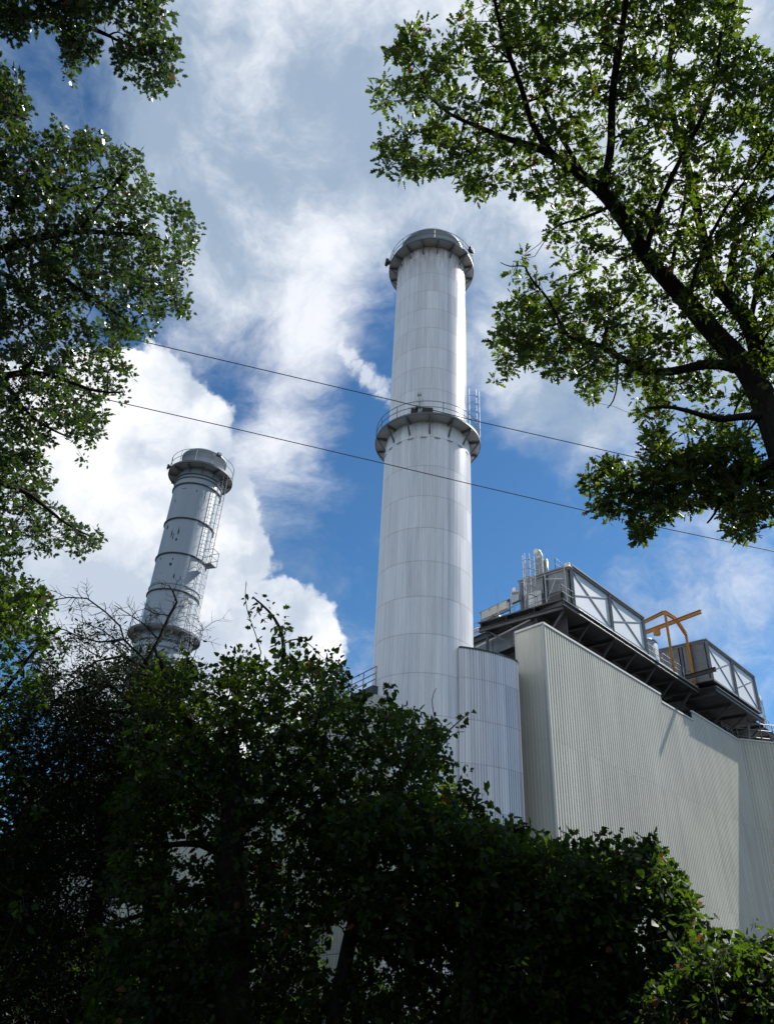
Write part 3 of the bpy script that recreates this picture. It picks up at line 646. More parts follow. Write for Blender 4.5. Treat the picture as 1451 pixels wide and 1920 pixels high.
# lattice masts with lamp heads at the far right
def mast(u, o, z0, z1, label, w=.55):
    t = thing('lattice_mast', label, 'mast', W(u, o, z0), 'lattice masts on the roof'); b = MB(); P4 = [W(u + i * w / 2, o + j * w / 2, 0) for i, j in ((-1, -1), (1, -1), (1, 1), (-1, 1))]
    for p in P4: b.bar(p + (0, 0, z0), p + (0, 0, z1), .05)
    z = z0; k = 0
    while z < z1 - .3:
        for i in range(4):
            p, q = P4[i], P4[(i + 1) % 4]; b.bar(p + (0, 0, z), q + (0, 0, z), .035)
            if k % 2: p, q = q, p
            b.bar(p + (0, 0, z), q + (0, 0, min(z1, z + .7)), .03)
        z += .7; k += 1
    b.build('lattice', M['galv'], t)
    c = W(u, o, z1); b = MB(); b.bar(c - np.array([*dW * .6, 0]), c + np.array([*dW * .6, 0]), .08)
    b.box(c + (0, 0, .25) - np.array([*dW * .4, 0]), .5, .3, .45, ((*dW, 0), (*nW, 0), (0, 0, 1))); b.box(c + (0, 0, .25) + np.array([*dW * .4, 0]), .5, .3, .45, ((*dW, 0), (*nW, 0), (0, 0, 1))); b.build('lamp_head', M['white'], t)
mast(42.9, -.6, 20.3, 28.3, 'thin lattice mast with twin lamps at the far right end of the roof')
b = MB(); rail(b, [W(30, -.3, 21.9), W(32.4, -.3, 21.9)], 1.2, .8, .03); 
for x0 in (1.2, 4.2, 7.4): b.bar((*(C2[:2] + d2 * x0 + (0, .8)), 20.3), (*(C2[:2] + d2 * (x0 + .6) + (0, .8)), 23.9), .2, .2)
for z in (22.2, 22.9, 23.5): b.tube([(*(C2[:2] + d2 * .3 + (0, .5)), z), (*(C2[:2] + d2 * 14 + (0, .5)), z)], .035, 5)
for k in range(12): q = (*(C2[:2] + d2 * (.3 + k * 1.2) + (0, .5)),); b.tube([(*q, 20.3), (*q, 23.5)], .035, 5)
tag(b.build('roof_railing', M['steel']), 'dark rooftop railing and props behind the far right parapet', 'railing')

# ------------------------------------------------------------------ low building behind the shrubs, left of the tall chimney
q0 = at(697, 1290, 43.2); Bx = np.array([-.45, 42.9]); Ld = np.array([-.5269, .8499])
lb = thing('building', 'beige corrugated building with a railed flat roof just left of the tall chimney', 'building', (Bx[0], Bx[1], 0))
P0 = Bx - Ld * .6; P1 = Bx + Ld * 16; P2 = P0 + np.array([.85, .527]) * -1
b = MB(); b.sheet([P1, P0], 0, 15.5, .3, .05); b.sheet([P0, (P0[0] + 3.5, P0[1] + 2.4)], 0, 15.5, .3, .05); b.build('wall', M['beige'], lb)
b = MB(); b.add([(*P0, 15.5), (*P1, 15.5), (P1[0] + 9, P1[1] + 5, 15.5), (P0[0] + 4.5, P0[1] + 6, 15.5)], [(0, 1, 2, 3)][::-1]); b.build('roof', M['concrete'], lb)
b = MB(); b.bar((*P0, 15.75), (*P1, 15.75), .35, .5); b.build('roof_edge', M['darksteel'], lb)
b = MB(); rail(b, [(*P0, 16.0), (*P1, 16.0)], 1.4, 1.15, .03, (.4, .75)); b.build('railing', M['steel'], lb)
lw2 = thing('building', 'grey block with pale wall glimpsed through gaps in the dark shrubs at lower left', 'building', (-15, 38, 0))
b = MB(); b.sheet([(-18, 42), (-9.0, 36.5)], 0, 9.5, .3, .05); b.sheet([(-9.0, 36.5), (-4.5, 37.5)], 0, 9.5, .3, .05); b.build('wall', M['beige'], lw2)
b = MB(); b.add([(-18, 42, 9.5), (-9, 36.5, 9.5), (-4.5, 37.5, 9.5), (-6, 46, 9.5), (-16, 48, 9.5)], [(0, 1, 2, 3, 4)]); b.build('roof', M['concrete'], lw2)
b = MB(); b.bar((-18, 42, 9.6), (-9, 36.5, 9.6), .2, .2); b.bar((-9, 36.5, 9.6), (-4.5, 37.5, 9.6), .2, .2); b.build('edge_trim', M['trim'], lw2)

# ------------------------------------------------------------------ overhead cables
def cable(pts, s, label, r=.014):
    P = [sl(x, y, s) for x, y in pts]; q = []
    for a, c in zip(P[:-1], P[1:]):
        for i in range(8): q.append(a + (c - a) * i / 8)
    q.append(P[-1]); q = [np.array(p) for p in q]
    o = MB().tube(q, r, 5).build('overhead_cable', M['cable']); tag(o, label, 'cable', 'overhead cables crossing in front of the chimneys')
cable([(-420, 452), (245, 635), (735, 750), (895, 790), (1215, 863), (1900, 1002)], 24, 'upper thin overhead cable, crossing the tall chimney at its middle platform')
cable([(-420, 590), (200, 749), (420, 799), (720, 869), (880, 907), (1181, 977), (1451, 1034), (1950, 1130)], 24, 'lower thin overhead cable, crossing the tall chimney below its middle platform')

# ------------------------------------------------------------------ foliage machinery
def tmpl(kind):
    if kind == 'oak': side = [(.05, .12), (.2, .2), (.1, .34), (.32, .48), (.13, .58), (.26, .78), (.08, .84)]
    elif kind == 'maple': side = [(.10, .02), (.34, .08), (.22, .26), (.50, .46), (.24, .50), (.24, .76), (.08, .72)]
    elif kind == 'vine': side = [(.22, -.06), (.40, .10), (.40, .34), (.22, .70)]
    else: side = [(.12, .2), (.17, .5), (.10, .8)]
    f = lambda x, y: (x, y, .35 * x - .22 * y * y)
    right = [f(0, 0)] + [f(x, y) for x, y in side] + [f(0, 1)]; left = [(-x, y, .35 * x - .22 * y * y) for x, y in side]
    v = right + left; k = len(right); m = len(side)
    f1 = tuple(range(k)); f2 = (0, k - 1) + tuple(k + m - 1 - i for i in range(m))
    return np.array(v), [f1, f2]
TM = {k: tmpl(k) for k in ('oak', 'maple', 'vine', 'small')}
def leaves_mesh(name, kind, pos, dirs, nrm, size, m, parent=None):
    V, Fs = TM[kind]; n = len(pos)
    y = dirs / np.linalg.norm(dirs, axis=1)[:, None]; x = np.cross(y, nrm); x /= (np.linalg.norm(x, axis=1)[:, None] + 1e-9); z = np.cross(x, y)
    fl = RNG.uniform(-.6, 1.5, n)[:, None, None]
    VV = np.repeat(V[None], n, 0); VV[:, :, 2:3] *= fl; VV[:, :, 0] *= RNG.uniform(.75, 1.2, n)[:, None]
    off = np.array(parent_loc(parent)) if parent else np.zeros(3)
    P = (VV[:, :, 0:1] * x[:, None] + VV[:, :, 1:2] * y[:, None] + VV[:, :, 2:3] * z[:, None]) * size[:, None, None] + (pos - off)[:, None]
    k = len(V); me = bpy.data.meshes.new(name); me.vertices.add(n * k); me.vertices.foreach_set('co', P.reshape(-1).astype(np.float32))
    lf = np.concatenate([np.array(f) for f in Fs]); cnt = np.array([len(f) for f in Fs])
    loops = (lf[None] + (np.arange(n) * k)[:, None]).reshape(-1); tot = np.tile(cnt, n); st = np.concatenate([[0], np.cumsum(tot)[:-1]])
    me.loops.add(len(loops)); me.loops.foreach_set('vertex_index', loops.astype(np.int32))
    me.polygons.add(len(tot)); me.polygons.foreach_set('loop_start', st.astype(np.int32)); me.polygons.foreach_set('loop_total', tot.astype(np.int32))
    me.update(calc_edges=True); me.materials.append(m)
    o = bpy.data.objects.new(name, me); COL.objects.link(o)
    if parent: o.parent = parent
    return o
def inpoly(P, poly):
    x, y = P[:, 0], P[:, 1]; r = np.zeros(len(P), bool); q = np.array(poly, float); j = len(q) - 1
    for i in range(len(q)):
        xi, yi, xj, yj = *q[i], *q[j]
        c = ((yi > y) != (yj > y)) & (x < (xj - xi) * (y - yi) / (yj - yi + 1e-9) + xi); r ^= c; j = i
    return r
def wav(P, scale, seed):
    r = np.random.default_rng(seed); v = np.zeros(len(P))
    for o in range(3):
        for _ in range(5):
            a = r.uniform(0, 2 * PI); k = 2 * PI / scale * (1.9 ** o) * r.uniform(.7, 1.3); ph = r.uniform(0, 6.28)
            v += np.sin((P[:, 0] * math.cos(a) + P[:, 1] * math.sin(a)) * k + ph) * .75 ** o
    return v / 3.2
def scatter(poly, n, gap=60, thr=-.35, seed=1, holes=()):
    q = np.array(poly); lo, hi = q.min(0), q.max(0); out = []
    tot = 0
    while tot < n:
        P = RNG.uniform(lo, hi, (n * 3, 2)); k = inpoly(P, poly) & (wav(P, gap, seed) > thr)
        for hl in holes: k &= ~inpoly(P, hl)
        out.append(P[k]); tot += k.sum()
        if len(out) > 60: break
    return np.concatenate(out)[:n]
def clusters(C, per, spread, size, outward=None, up=.8, droop=.0):
    """leaf rosettes round the twig tips C -> pos, dir, normal, size"""
    n = len(C); k = per; c = np.repeat(C, k, 0); d = RNG.normal(size=(n * k, 3))
    if outward is not None: d += np.repeat(outward, k, 0) * 1.0
    d[:, 2] *= .75; d[:, 2] -= droop
    d /= np.linalg.norm(d, axis=1)[:, None]; pos = c + d * RNG.uniform(.05, 1, (n * k, 1)) * spread
    nr = RNG.normal(size=(n * k, 3)) * .55; nr[:, 2] += up
    return pos, d, nr, RNG.uniform(.55, 1.3, n * k) * size
def grow(limbs, tips, big_every=9, tw=(.028, .009), tipr=.005, bendy=.12, seed=3):
    """connect the twig tips to the traced limbs: larger boughs first, then fine twigs. limbs: list of (points, radii)"""
    r = np.random.default_rng(seed); nodes = []; rad = []
    mb = MB()
    for pts, rr in limbs:
        P = np.array(pts, float); Q = []; q = []
        for i in range(len(P) - 1):
            k = max(2, int(np.linalg.norm(P[i + 1] - P[i]) / .35))
            for j in range(k):
                t = j / k; Q.append(P[i] * (1 - t) + P[i + 1] * t); q.append(rr[i] * (1 - t) + rr[i + 1] * t)
        Q.append(P[-1]); q.append(rr[-1]); Q = np.array(Q)
        Q[1:-1] += r.normal(size=Q[1:-1].shape) * .02 * np.minimum(1, np.array(q)[1:-1, None] * 12)
        for _ in range(2): Q[1:-1] = (Q[:-2] + Q[1:-1] * 2 + Q[2:]) / 4
        mb.tube(Q, q, 10 if max(q) > .08 else 6); nodes.append(Q); rad += q
    nodes = np.concatenate(nodes); rad = np.array(rad); n = len(tips); order = r.permutation(n); nb = n // big_every
    big = order[:nb]; rest = order[nb:]
    dist = np.array([np.min(((nodes - tips[i]) ** 2).sum(1)) for i in big]); big = big[np.argsort(dist)]
    tw_mb = MB()
    for i in big:
        t = tips[i]; d2_ = ((nodes - t) ** 2).sum(1) / (1 + 2 * np.minimum(rad, .1) * 10); j = int(np.argmin(d2_)); a = nodes[j]; L = np.linalg.norm(t - a)
        if L < .05: continue
        r0 = min(rad[j] * .7, tw[0] * (.5 + L * .5)); r1 = tw[1] * .7; k = max(3, int(L / .3)); s = np.linspace(0, 1, k + 1)[:, None]
        Q = a * (1 - s) + t * s + np.sin(s * PI) * r.normal(size=3) * L * bendy + r.normal(size=(k + 1, 3)) * .025 * np.sin(s * PI)
        q = (r0 * (1 - s) + r1 * s)[:, 0]; tw_mb.tube(Q, q, 5, False); nodes = np.concatenate([nodes, Q[1:]]); rad = np.concatenate([rad, q[1:]])
    for i in rest:
        t = tips[i]; d2_ = ((nodes - t) ** 2).sum(1); j = int(np.argmin(d2_)); a = nodes[j]; L = math.sqrt(d2_[j])
        if L < .03 or L > 3.5: continue
        m_ = (a + t) / 2 + r.normal(size=3) * L * .12; r0 = min(rad[j] * .8, tipr * 1.8 + L * .002)
        tw_mb.tube([a, m_, t], [r0, (r0 + tipr) / 2, tipr], 3, False)
    return mb, tw_mb
def place(P, s, js): 
    r = rays(P); return EYE + r * (s + RNG.normal(size=len(P)) * js)[:, None] if np.isscalar(s) else EYE + r * (s + RNG.normal(size=len(P)) * js)[:, None]
def limb(pts, s, w):
    """traced limb: pixel points, slant distances, pixel widths -> 3D points, radii"""
    n = len(pts); ss = np.interp(np.linspace(0, 1, n), np.linspace(0, 1, len(s)), s); ww = np.interp(np.linspace(0, 1, n), np.linspace(0, 1, len(w)), w)
    return [sl(x, y, d) for (x, y), d in zip(pts, ss)], [a * d / F / 2 for a, d in zip(ww, ss)]
def carve(name, label, cat, base, limbs, regions, kind, leafm, barkm, per, spread, size, up=.8, big=9, tw=(.028, .009), droop=0., extra=None, foliage='crown', stem='trunk', mix=None):
    t = thing(name, label, cat, base)
    tips = np.concatenate([place(scatter(poly, n, gap, thr, seed, holes), s, js) for (poly, n, gap, thr, seed, s, js, holes) in regions])
    tips = tips[tips[:, 2] > .2]
    mb, tm = grow(limbs, tips, big, tw)
    mb.build(stem, barkm, t, True); tm.build('twigs', M['twig'], t)
    pos, d, nr, sz = clusters(tips, per, spread, size, up=up, droop=droop)
    if extra is not None: pos = np.concatenate([pos, extra[0]]); d = np.concatenate([d, extra[1]]); nr = np.concatenate([nr, extra[2]]); sz = np.concatenate([sz, extra[3]])
    if mix:
        q = RNG.uniform(size=len(pos)) < .45; sz = sz * np.where(RNG.uniform(size=len(sz)) < .3, .6, 1.0)
        leaves_mesh(foliage, mix, pos[q], d[q], nr[q], sz[q], leafm, t); leaves_mesh(foliage, kind, pos[~q], d[~q], nr[~q], sz[~q], leafm, t)
    else: leaves_mesh(foliage, kind, pos, d, nr, sz, leafm, t)
    return t

# ---- right oak
S = 17.5
R1 = [(872, -20), (866, 10), (850, 35), (838, 60), (812, 78), (818, 120), (806, 125), (800, 45), (765, 50), (745, 80), (727, 100), (735, 140), (705, 155), (702, 172), (720, 205), (745, 195), (765, 190), (780, 215), (765, 235),
      (735, 240), (706, 262), (712, 330), (745, 355), (772, 325), (812, 335), (815, 365), (835, 372), (870, 362), (915, 382), (930, 350), (942, 340), (965, 365), (990, 360), (1015, 385), (1040, 375), (1060, 345), (1078, 355),
      (1050, 378), (1025, 410), (1008, 440), (1030, 455), (1045, 470), (1055, 505), (1085, 515), (1080, 540), (1062, 520), (1030, 510), (1000, 520), (985, 500), (982, 460), (963, 462), (968, 490), (955, 500), (958, 525),
      (990, 525), (975, 550), (940, 562), (935, 580), (950, 595), (935, 615), (918, 630), (925, 650), (950, 640), (945, 655), (920, 680), (920, 715), (940, 715), (985, 690), (1020, 690), (1050, 650), (1065, 680), (1060, 740),
      (1085, 720), (1110, 758), (1140, 735), (1165, 700), (1175, 740), (1190, 780), (1215, 790), (1235, 785), (1265, 790), (1275, 830), (1300, 820), (1345, 835), (1420, 830), (1600, 840), (1760, 600), (1740, 200), (1500, 110), (1451, 107),
      (1412, 92), (1385, 30), (1375, 8), (1330, -60), (1180, -120), (1000, -90)]
R2p = [(1195, 815), (1225, 808), (1255, 830), (1262, 860), (1300, 840), (1340, 820), (1380, 830), (1400, 850), (1420, 880), (1451, 890), (1600, 900), (1600, 960), (1451, 965), (1430, 960), (1400, 980), (1422, 1000), (1395, 1003), (1375, 1012), (1365, 990), (1335, 975),
      (1340, 955), (1320, 950), (1290, 955), (1265, 955), (1250, 970), (1225, 985), (1200, 1010), (1185, 1008), (1188, 975), (1165, 962), (1135, 972), (1117, 952), (1112, 930), (1090, 905), (1110, 888), (1140, 865), (1165, 882),
      (1200, 862), (1240, 872), (1215, 850), (1200, 830)]
oak_limbs = [
    limb([(1720, 1846), (1640, 1500), (1570, 1180), (1500, 930), (1439, 766), (1405, 697), (1356, 644), (1302, 583), (1264, 538), (1226, 500), (1195, 455), (1150, 383), (1130, 357), (1093, 331), (1036, 290), (990, 269), (943, 259), (891, 233), (850, 222), (803, 181)],
         [13.5, 13.6, 14.2, 15, 16.2, 17, 17.3, 17.5, 17.6, 17.6, 17.5, 17.4, 17.4, 17.3, 17.2, 17, 17, 16.8, 16.7, 16.5], [84, 76, 66, 56, 47, 38, 34, 31, 29, 27, 25, 23, 21, 18, 14, 11, 9, 7, 5, 3]),
    limb([(1412, 705), (1424, 660), (1405, 602), (1367, 564), (1329, 519), (1318, 450), (1295, 331), (1270, 250), (1249, 181), (1254, 103), (1269, 26), (1280, -40)], [17, 17.8, 18.6, 19, 19.2, 19.4], [32, 30, 28, 25, 20, 16, 14, 12, 10, 8, 6, 4]),
    limb([(1134, 360), (1140, 310), (1147, 270), (1143, 190), (1160, 90), (1172, 0), (1178, -60)], [17.4, 16.6], [15, 14, 13, 12, 11, 9, 7]),
    limb([(1036, 290), (1005, 254), (990, 217), (979, 166), (959, 114), (943, 67), (928, 10), (920, -30)], [17.2, 16.3], [12, 10, 9, 8, 6, 4]),
    limb([(1093, 331), (1088, 316), (1060, 270), (1031, 228), (1010, 180), (1000, 120)], [17.3, 18.2], [9, 7, 4]),
    limb([(1212, 478), (1212, 455), (1243, 362), (1285, 280), (1331, 197), (1347, 124), (1350, 60)], [17.6, 16.6], [11, 9, 7, 5]),
    limb([(1255, 525), (1259, 502), (1265, 450), (1285, 388), (1290, 300)], [17.6, 18.6], [8, 6, 4]),
    limb([(1363, 560), (1368, 518), (1373, 455), (1404, 404), (1451, 367), (1520, 330), (1580, 260)], [19, 19], [14, 12, 9, 6]),
    limb([(1290, 570), (1295, 543), (1311, 476), (1347, 414), (1373, 362), (1430, 305), (1460, 230)], [17.5, 16.4], [9, 7, 5, 3]),
    limb([(1405, 697), (1352, 678), (1299, 686), (1257, 697), (1223, 701), (1189, 682), (1158, 667), (1128, 648), (1097, 640), (1063, 633), (1050, 610), (1033, 561), (995, 527), (984, 500)], [17, 16, 15.6], [20, 18, 16, 15, 14, 12, 11, 9, 7, 6, 5, 4, 3]),
    limb([(1450, 780), (1428, 777), (1386, 781), (1356, 789), (1318, 781), (1260, 760), (1215, 765)], [16, 15.4], [16, 14, 12, 8, 5]),
    limb([(1560, 800), (1510, 830), (1451, 861), (1424, 880), (1394, 906), (1367, 937), (1348, 944), (1318, 921), (1261, 918), (1185, 929), (1140, 905), (1115, 900)], [15.2, 15.5], [20, 18, 17, 16, 14, 11, 8, 5, 4, 3, 2]),
    limb([(1510, 940), (1535, 870), (1560, 800)], [15, 15.2], [30, 24, 20]),
    limb([(1348, 944), (1340, 965), (1325, 981)], [15.5, 15.4], [6, 4, 3]), limb([(984, 500), (975, 497), (955, 502), (938, 492)], [15.6, 15.5], [3, 1.5]),
    limb([(1158, 667), (1158, 720), (1150, 755), (1138, 765)], [15.9, 15.7], [3, 2]), limb([(1375, 520), (1412, 440), (1440, 380), (1470, 340)], [19, 18], [7, 4]),
    limb([(1405, 610), (1420, 520), (1440, 480), (1500, 440)], [18.5, 18], [10, 6]), limb([(1150, 383), (1100, 410), (1060, 415), (1035, 430)], [17.4, 16.8], [7, 3]), limb([(1150, 383), (1180, 390), (1220, 410)], [17.4, 18], [9, 5]),
]
crest = [(1060, 560), (1180, 590), (1260, 640), (1260, 720), (1100, 720), (990, 690), (920, 640), (950, 560)]
carve('oak_tree', 'large oak with dark spreading limbs leaning in from the right edge', 'tree', (17.9, 9.6, 0) if False else tuple(np.append(sl(1720, 1846, 13.5)[:2], 0)), oak_limbs,
      [(R1, 2300, 52, -.03, 5, 17.7, .8, ()), (R2p, 480, 45, -.2, 9, 15.6, .4, ()), (crest, 110, 60, -.15, 4, 16, .5, ())], 'oak', M['oakleaf'], M['bark'], 15, .15, .160, .5)

# ---- left maple with its upper bough
L1 = [(-10, 90), (20, 110), (32, 130), (40, 170), (55, 180), (40, 205), (60, 225), (70, 245), (80, 260), (120, 230), (150, 245), (170, 250), (185, 245), (205, 275), (195, 295), (235, 275), (255, 290), (270, 320), (280, 345), (285, 375), (300, 375),
      (320, 355), (330, 380), (345, 395), (372, 390), (378, 400), (365, 455), (350, 490), (355, 510), (345, 545), (352, 560), (350, 590), (325, 580), (300, 600), (280, 635), (262, 640), (245, 630), (240, 645), (250, 675), (268, 705), (250, 710),
      (225, 690), (205, 690), (220, 715), (250, 735), (245, 748), (225, 745), (198, 760), (190, 800), (183, 830), (160, 835), (162, 865), (147, 860), (150, 835), (110, 830), (95, 810), (90, 850), (115, 900), (85, 905), (80, 930), (110, 955),
      (140, 970), (160, 958), (168, 985), (192, 1005), (182, 1030), (160, 1015), (152, 1055), (135, 1030), (115, 1010), (100, 1035), (78, 1050), (50, 1035), (35, 1000), (40, 1040), (45, 1075), (75, 1100), (100, 1140), (85, 1160), (60, 1180), (0, 1200),
      (-250, 1200), (-420, 700), (-350, 100), (-100, 20)]
T3 = [(-150, -100), (310, -60), (312, 40), (300, 60), (310, 70), (335, 75), (330, 95), (325, 120), (335, 160), (300, 168), (262, 175), (240, 155), (232, 130), (210, 110), (225, 100), (240, 80), (230, 60), (205, 30), (170, 35), (160, 60), (165, 90),
      (185, 75), (180, 100), (160, 110), (165, 130), (145, 150), (125, 145), (130, 100), (120, 80), (90, 70), (80, 40), (60, 30), (55, 70), (30, 75), (25, 90), (0, 60), (-150, 60)]
SL = 19.
mbase = tuple(np.append(sl(-330, 1846, 16)[:2], 0))
maple_limbs = [
    limb([(-330, 1846), (-320, 1500), (-300, 1150), (-290, 850), (-270, 600), (-250, 380), (-220, 200), (-160, 60)], [16, 16, 17, 18.5, 19.5, 20, 20.5, 21], [85, 75, 66, 56, 44, 32, 20, 8]),
    limb([(-230, 250), (-120, 80), (0, 19), (35, 23), (70, 26), (96, 38), (117, 47), (163, 48), (187, 58), (210, 70), (225, 79), (260, 90)], [20.3, 19.5, 19], [22, 18, 15, 13, 11, 10, 8, 7, 5, 4, 3]),
    limb([(70, 26), (85, 12), (115, 5), (160, -2), (230, -10), (280, 10)], [19.2, 18.8], [8, 4]), limb([(117, 47), (140, 80), (160, 95), (178, 117)], [19, 18.8], [5, 2.5]), limb([(210, 70), (216, 92)], [19, 19], [3, 1.5]), limb([(205, 66), (222, 56), (235, 68)], [19, 19], [3, 1.5]),
    limb([(-280, 700), (-100, 520), (40, 450), (150, 430), (240, 440), (290, 440), (312, 455)], [19, 18.5], [26, 20, 14, 9, 6, 4, 2]),
    limb([(-250, 420), (-80, 330), (50, 330), (120, 360), (155, 358), (195, 350)], [20, 19], [20, 15, 9, 5, 3]),
    limb([(-285, 850), (-120, 760), (0, 700), (90, 690), (170, 740), (235, 735)], [18.3, 18], [24, 16, 10, 6, 3]),
    limb([(-290, 1000), (-120, 930), (0, 900), (60, 920), (120, 985), (170, 1005)], [18, 17.5], [22, 14, 9, 5, 3]),
    limb([(40, 450), (110, 520), (180, 560), (250, 610)], [18.7, 18], [9, 4]), limb([(150, 430), (200, 370), (240, 310)], [18.6, 18.6], [6, 3]), limb([(0, 700), (60, 790), (130, 820)], [18.2, 18], [7, 3]),
]
carve('maple_tree', 'glossy leaved broad tree along the left edge, with a bough across the top left corner', 'tree', mbase, maple_limbs,
      [(L1, 3700, 48, -.30, 21, SL, 1.1, ()), (T3, 430, 45, -.35, 22, 19, .35, ())], 'maple', M['mapleleaf'], M['bark'], 19, .2, .115, .5)

def strands(anchors, n, s, seed):
    r = np.random.default_rng(seed); out = []
    for _ in range(n):
        i = r.integers(len(anchors)); x, y = anchors[i]; x += r.uniform(-35, 35); y += r.uniform(-5, 60); L = r.uniform(50, 170); pts = [(x, y)]
        for k in range(5): x += r.normal() * 7; y += L / 5; pts.append((x, y))
        out.append((pts, int(L / 5), .055))
    return out
def sprigs(anchors, n, seed):
    r = np.random.default_rng(seed); out = []
    for _ in range(n):
        i = r.integers(len(anchors) - 1); t = r.uniform(); x = anchors[i][0] * (1 - t) + anchors[i + 1][0] * t; y = anchors[i][1] * (1 - t) + anchors[i + 1][1] * t + 6
        a = r.normal() * .6; L = r.uniform(14, 42); out.append(([(x, y), (x + math.sin(a) * L * .5, y - L * .6), (x + math.sin(a) * L * 1.2, y - L)], int(L / 3.2), .04))
    return out
# ---- small tree at lower left
L4 = [(-200, 1080), (0, 1080), (75, 1100), (100, 1140), (88, 1165), (100, 1200), (118, 1225), (115, 1290), (90, 1330), (60, 1370), (20, 1400), (60, 1440), (90, 1450), (110, 1500), (60, 1560), (100, 1640), (60, 1700), (150, 1760), (120, 1846), (-200, 1900)]
carve('young_tree', 'small leafy tree in shade at the lower left edge beneath the glossy leaved tree', 'tree', tuple(np.append(sl(-90, 1880, 12)[:2], 0)),
      [limb([(-90, 1880), (-80, 1600), (-60, 1350), (-30, 1150)], [12, 12.5], [30, 20, 8]), limb([(-80, 1600), (0, 1480), (60, 1440)], [12.1, 12], [10, 4]), limb([(-70, 1400), (20, 1280), (80, 1200)], [12.3, 12], [10, 4])],
      [(L4, 900, 60, -.35, 31, 12.2, .8, ())], 'maple', M['vineleaf'], M['bark'], 13, .17, .095, .5)

# ---- vine covered shrubs
def shoots(paths, s, kind_sz, dens, seed=5):
    """leaves along free standing vine shoots"""
    r = np.random.default_rng(seed); pos = []; dd = []
    for pts, n_, wdt in paths:
        Q = [sl(x, y, s) for x, y in pts]
        for i in range(n_):
            t = r.uniform(0, len(Q) - 1.001); k = int(t); p = Q[k] * (1 - t + k) + Q[k + 1] * (t - k); d = r.normal(size=3); pos.append(p + d * wdt * .45); dd.append(d - np.array([0, 0, .6]))
    pos = np.array(pos); dd = np.array(dd); nr = r.normal(size=pos.shape) * .7; nr[:, 2] += .6
    return pos, dd, nr, r.uniform(.6, 1.15, len(pos)) * kind_sz
B1 = [(250, 1360), (240, 1300), (255, 1262), (285, 1245), (310, 1235), (330, 1228), (350, 1245), (365, 1270), (395, 1290), (415, 1250), (440, 1230), (480, 1234), (510, 1250), (520, 1232), (545, 1240), (560, 1237), (590, 1250), (610, 1242),
      (625, 1230), (640, 1257), (655, 1290), (650, 1310), (700, 1328), (735, 1315), (760, 1333), (790, 1332), (800, 1357), (820, 1342), (830, 1380), (818, 1400), (833, 1430), (842, 1470), (868, 1482), (888, 1502), (903, 1532), (925, 1560),
      (960, 1572), (1000, 1600), (1000, 1960), (150, 1960), (200, 1700), (220, 1500)]
hol = [[(300, 1560), (345, 1555), (405, 1545), (415, 1600), (390, 1640), (355, 1675), (325, 1660)], [(255, 1570), (285, 1575), (290, 1600), (258, 1600)], [(180, 1690), (255, 1670), (290, 1720), (230, 1740)], [(620, 1720), (660, 1700), (680, 1760), (660, 1830), (615, 1840), (605, 1780)]]
b1_limbs = [
    limb([(440, 1960), (430, 1800), (425, 1620), (440, 1480), (430, 1380), (445, 1290)], [9.5, 10], [60, 56, 48, 34, 20, 8]), limb([(425, 1610), (380, 1575), (320, 1588), (250, 1582), (180, 1600)], [9.8, 9.6], [18, 13, 9, 7, 4]),
    limb([(430, 1680), (350, 1665), (300, 1668), (240, 1700)], [9.8, 9.7], [14, 10, 5]), limb([(430, 1580), (530, 1480), (580, 1400), (610, 1300)], [9.8, 10.2], [20, 12, 5]), limb([(435, 1500), (370, 1380), (320, 1280), (290, 1215)], [10, 10.4], [22, 14, 6]),
    limb([(620, 1960), (650, 1760), (700, 1600), (760, 1450), (790, 1370)], [9.3, 10.2], [30, 24, 18, 12, 5]), limb([(700, 1600), (780, 1560), (860, 1530)], [9.8, 9.6], [12, 5]), limb([(650, 1760), (700, 1720), (690, 1700), (760, 1640)], [9.4, 9.2], [14, 8, 4]),
    limb([(870, 1960), (880, 1800), (900, 1680), (940, 1600)], [8.6, 9], [24, 16, 8]),
    limb([(531, 1235), (535, 1205), (525, 1175), (505, 1145), (475, 1120)], [10.2, 10.1], [9, 6, 3]), limb([(490, 1225), (480, 1190), (468, 1160), (458, 1125), (462, 1090)], [10.2, 10.1], [2, 1.2]), limb([(535, 1205), (555, 1195), (580, 1205), (600, 1228)], [10.2, 10.1], [3, 1]),
    limb([(815, 1345), (806, 1310), (818, 1290)], [10, 10], [2, 1]), limb([(815, 1400), (845, 1365), (865, 1350), (880, 1335)], [10, 9.9], [3, 1.2]), limb([(820, 1410), (850, 1370), (870, 1372)], [10, 9.9], [2, 1]),
]
ex = shoots([([(531, 1235), (535, 1205), (525, 1175), (505, 1145), (475, 1120)], 95, .16), ([(490, 1225), (480, 1190), (468, 1160), (458, 1125), (462, 1090)], 16, .05), ([(535, 1205), (555, 1195), (580, 1205), (600, 1228)], 16, .05),
             ([(415, 1250), (440, 1228), (480, 1230)], 40, .1), ([(600, 1250), (622, 1230), (640, 1262), (655, 1290)], 60, .14), ([(845, 1365), (865, 1350), (880, 1335)], 14, .08), ([(360, 1270), (330, 1215)], 30, .12), ([(800, 1350), (830, 1385), (838, 1450)], 60, .12),
             ([(625, 1420), (645, 1440), (630, 1480)], 26, .1)] + strands([(430, 1300), (520, 1300), (600, 1320), (640, 1400), (700, 1400), (770, 1400), (560, 1420), (480, 1450), (620, 1500), (720, 1520), (800, 1500), (860, 1560), (700, 1640), (360, 1400)], 75, 9.2, 3) + sprigs([(330, 1240), (395, 1290), (440, 1235), (510, 1250), (590, 1250), (650, 1300), (735, 1320), (800, 1350), (835, 1420), (880, 1495), (925, 1560)], 42, 4), 9.6, .09, 1)
